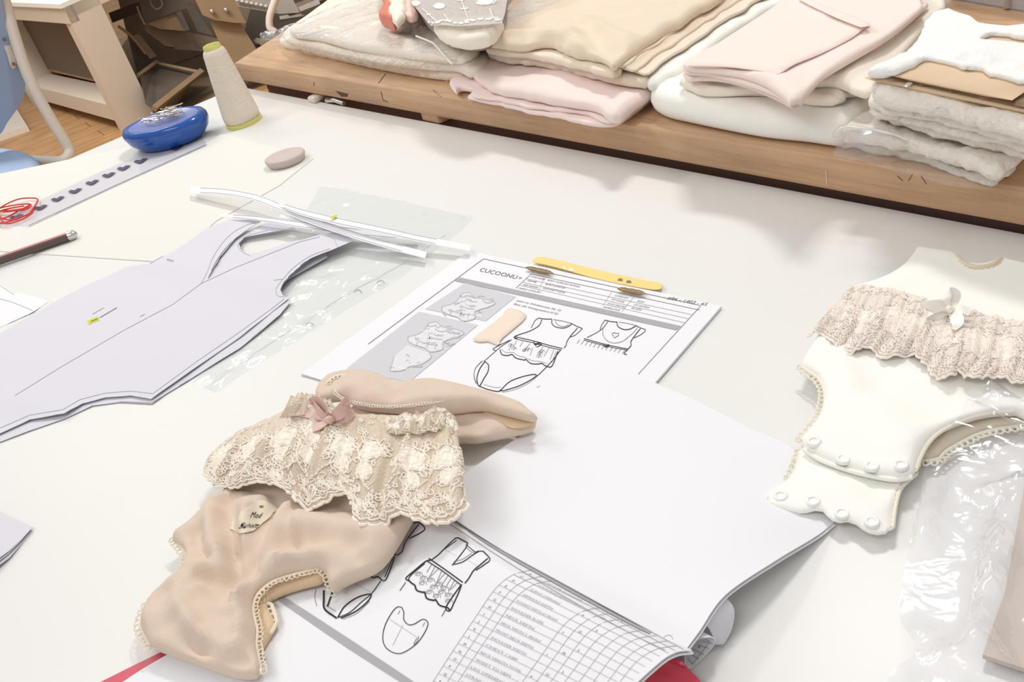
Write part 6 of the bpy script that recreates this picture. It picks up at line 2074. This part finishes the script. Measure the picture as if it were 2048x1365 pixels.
# fabric in the clear bag
fbg = layered('folded_fabric', 'off-white folded fabric inside the clear bag on the left of the bench', 'fabric', [
    ([(560, 86), (600, 96), (660, 112), (720, 126), (780, 138), (850, 150), (900, 155), (930, 158), (960, 146), (985, 128), (980, 90), (900, 40), (700, 20), (600, 50)], .0008, .016, 'jersey_cream', [N1, N2], dict()),
    ([(566, 76), (620, 92), (700, 110), (780, 126), (850, 134), (910, 138), (940, 150), (976, 132), (978, 104), (940, 70), (820, 10), (700, -10), (610, 40)], .017, .014, 'jersey_cream', [N1, N2], dict()),
    ([(580, 66), (640, 78), (700, 94), (780, 106), (850, 116), (905, 120), (934, 118), (960, 96), (930, 60), (860, 30), (800, -30), (700, -20), (620, 34)], .031, .016, 'jersey_cream',
     [('r', [(640, 60), (740, 66), (840, 90)], .014, .006), ('r', [(760, 40), (820, 60), (880, 90)], .01, -.004), ('b', (760, 50), .02, .006), N1], dict())])
crf = [('n', .004, .02, 3), ('n', .002, .008, 6), ('r', [(508, 78), (600, 50), (700, 10), (760, -10)], .008, .004)]
bag = thing('clear_bag', 'crinkled clear plastic bag holding off-white fabric, left end of the workbench', 'plastic bag', P(700, 90, HB))
sheet('film', [(520, 74), (560, 60), (600, 44), (640, 26), (700, 8), (760, -20), (800, -40), (860, 20), (905, 60), (930, 96), (916, 118), (914, 126), (880, 112), (800, 100), (700, 90), (640, 80), (560, 80)], HB + .052, 'crinkle_film', bag, t=.0003, step=.006, smooth=True, disp=crf)
# crimped front flap of the bag
def crimp(G):
    nv, nu = G.shape[:2]
    u = np.linspace(0, 1, nu)[None, :]; v = np.linspace(0, 1, nv)[:, None]
    return G + np.array([0, 0, 1.0]) * ((np.sin(u * 260 + 2 * np.sin(u * 31)) * .0022 + np.sin(u * 97 + 3 * v) * .002) * np.clip(.25 + v, 0, 1) * (.4 + .8 * u))[..., None]
loft('crimped_edge', [[(512, 76, .096), (560, 82, .094), (640, 92, .092), (720, 104, .090), (800, 114, .088), (870, 120, .088), (915, 120, .090)],
                      [(510, 80, .080), (550, 92, .078), (640, 108, .074), (720, 124, .070), (800, 134, .068), (860, 138, .066), (912, 134, .066)],
                      [(508, 82, .072), (536, 96, .066), (600, 104, .060), (700, 124, .056), (790, 144, .054), (850, 152, .053), (897, 160, .052)]], 260, 14, 'crinkle_film', bag, t=.0003, fn=crimp)
mb = MB()
mb.tube(path3([(832, 72, .108), (862, 84, .106), (872, 92, .104), (884, 106, .100), (904, 128, .094)], .1), .0012, n=6)
mb.build('seam', ['snap_white'], bag)

# lace pouch and small garments on top of the bag
po = thing('lace_pouch', 'clear pouch of white rose lace with a cream rim, resting on the clear bag', 'pouch', P(930, 60, HB + .05))
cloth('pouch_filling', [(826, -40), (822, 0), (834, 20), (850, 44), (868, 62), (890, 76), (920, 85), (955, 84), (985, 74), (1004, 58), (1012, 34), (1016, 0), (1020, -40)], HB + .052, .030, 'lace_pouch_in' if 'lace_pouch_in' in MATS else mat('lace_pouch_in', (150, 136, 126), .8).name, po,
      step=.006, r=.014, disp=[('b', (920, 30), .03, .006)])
cloth('rim', [(868, 62), (884, 50), (900, 42), (930, 46), (960, 42), (985, 38), (1004, 46), (1006, 56), (990, 74), (956, 86), (920, 88), (890, 80)], HB + .066, .020, 'jersey_cream', po, step=.004, disp=[('n', .001, .006, 3)], wob=.0015, wobs=.006)
rws = [[(824, -30, .14), (850, -30, .142), (900, -30, .144), (960, -30, .144), (1016, -30, .14)],
       [(822, 0, .138), (852, 0, .142), (905, 0, .145), (965, 0, .145), (1014, 0, .139)],
       [(838, 24, .136), (862, 24, .140), (910, 26, .143), (966, 26, .142), (1010, 26, .137)],
       [(862, 52, .134), (882, 50, .138), (915, 52, .140), (962, 50, .139), (1004, 46, .135)]]
pl, GP = loft('lace_cover', rws, 60, 30, 'white_net', po, t=.0003)
mb = MB(); LP = LaceGrid(GP, .001)
for u, v, R in ((.40, .56, .0125), (.87, .54, .0115), (.06, .46, .013), (.66, .12, .012)):
    LP.patch(mb, u, v, R, n=24, rag=.1); LP.rose(mb, u, v, R * 1.0, .0009)
for uv in ([(.63, .25), (.66, .45), (.69, .65), (.7, .9)], [(.12, .6), (.16, .75), (.2, .95)], [(.42, .75), (.44, .9)], [(.9, .7), (.92, .9)]):
    LP.curve(mb, [tuple(q) for q in catmull(uv, 6)] if len(uv) > 2 else uv, .0008)
    for u, v in uv[1:]:
        LP.loop(mb, u, v, .006, .3, .8, .0009); LP.loop(mb, u, v, .006, 2.8, .8, .0009)
for i in range(14): LP.flower(mb, i / 14 + .03, .93 + .03 * math.sin(i), .004, 5, .0007)
mb.build('embroidery', ['lace_white'], pl)
cl = thing('coral_fabric', 'coral red fabric scrap standing folded beside the lace pouch, top edge', 'fabric', P(770, 30, HB + .05))
cloth('fabric_fold', [(762, -30), (764, 0), (772, 14), (764, 30), (760, 40), (775, 46), (790, 50), (792, 30), (788, 0), (790, -30)], HB + .062, .022, 'coral', cl, step=.005, r=.004, disp=[N2])
pk = thing('pink_garment', 'small cream and pink garment with a ruffled edge, left of the lace pouch', 'garment', P(800, 20, HB + .05))
cloth('ruffled_edge', [(774, -30), (776, 0), (782, 12), (778, 28), (786, 40), (792, 50), (800, 44), (810, 32), (812, 0), (808, -30)], HB + .074, .014, 'jersey_cream', pk, step=.004, r=.006, disp=[N2], wob=.002, wobs=.008)
cloth('pink_panel', [(806, -30), (808, 0), (810, 34), (826, 38), (836, 30), (828, 10), (826, -30)], HB + .070, .012, 'rose_pink' if 'rose_pink' in MATS else mat('rose_pink', (238, 205, 192), .85).name, pk, step=.005, r=.004)
# clear bag piece right of the pouch
fr = sheet('clear_film', [(1016, -40), (1014, 10), (1008, 44), (1000, 66), (1040, 44), (1100, 12), (1140, -10), (1180, -40)], HB + .068, 'crinkle_film', t=.0003, step=.006, smooth=True, disp=[('n', .003, .02, 4), ('n', .0015, .008, 2)])
tag(fr, 'piece of clear film between the lace pouch and the sand jersey', 'plastic film')
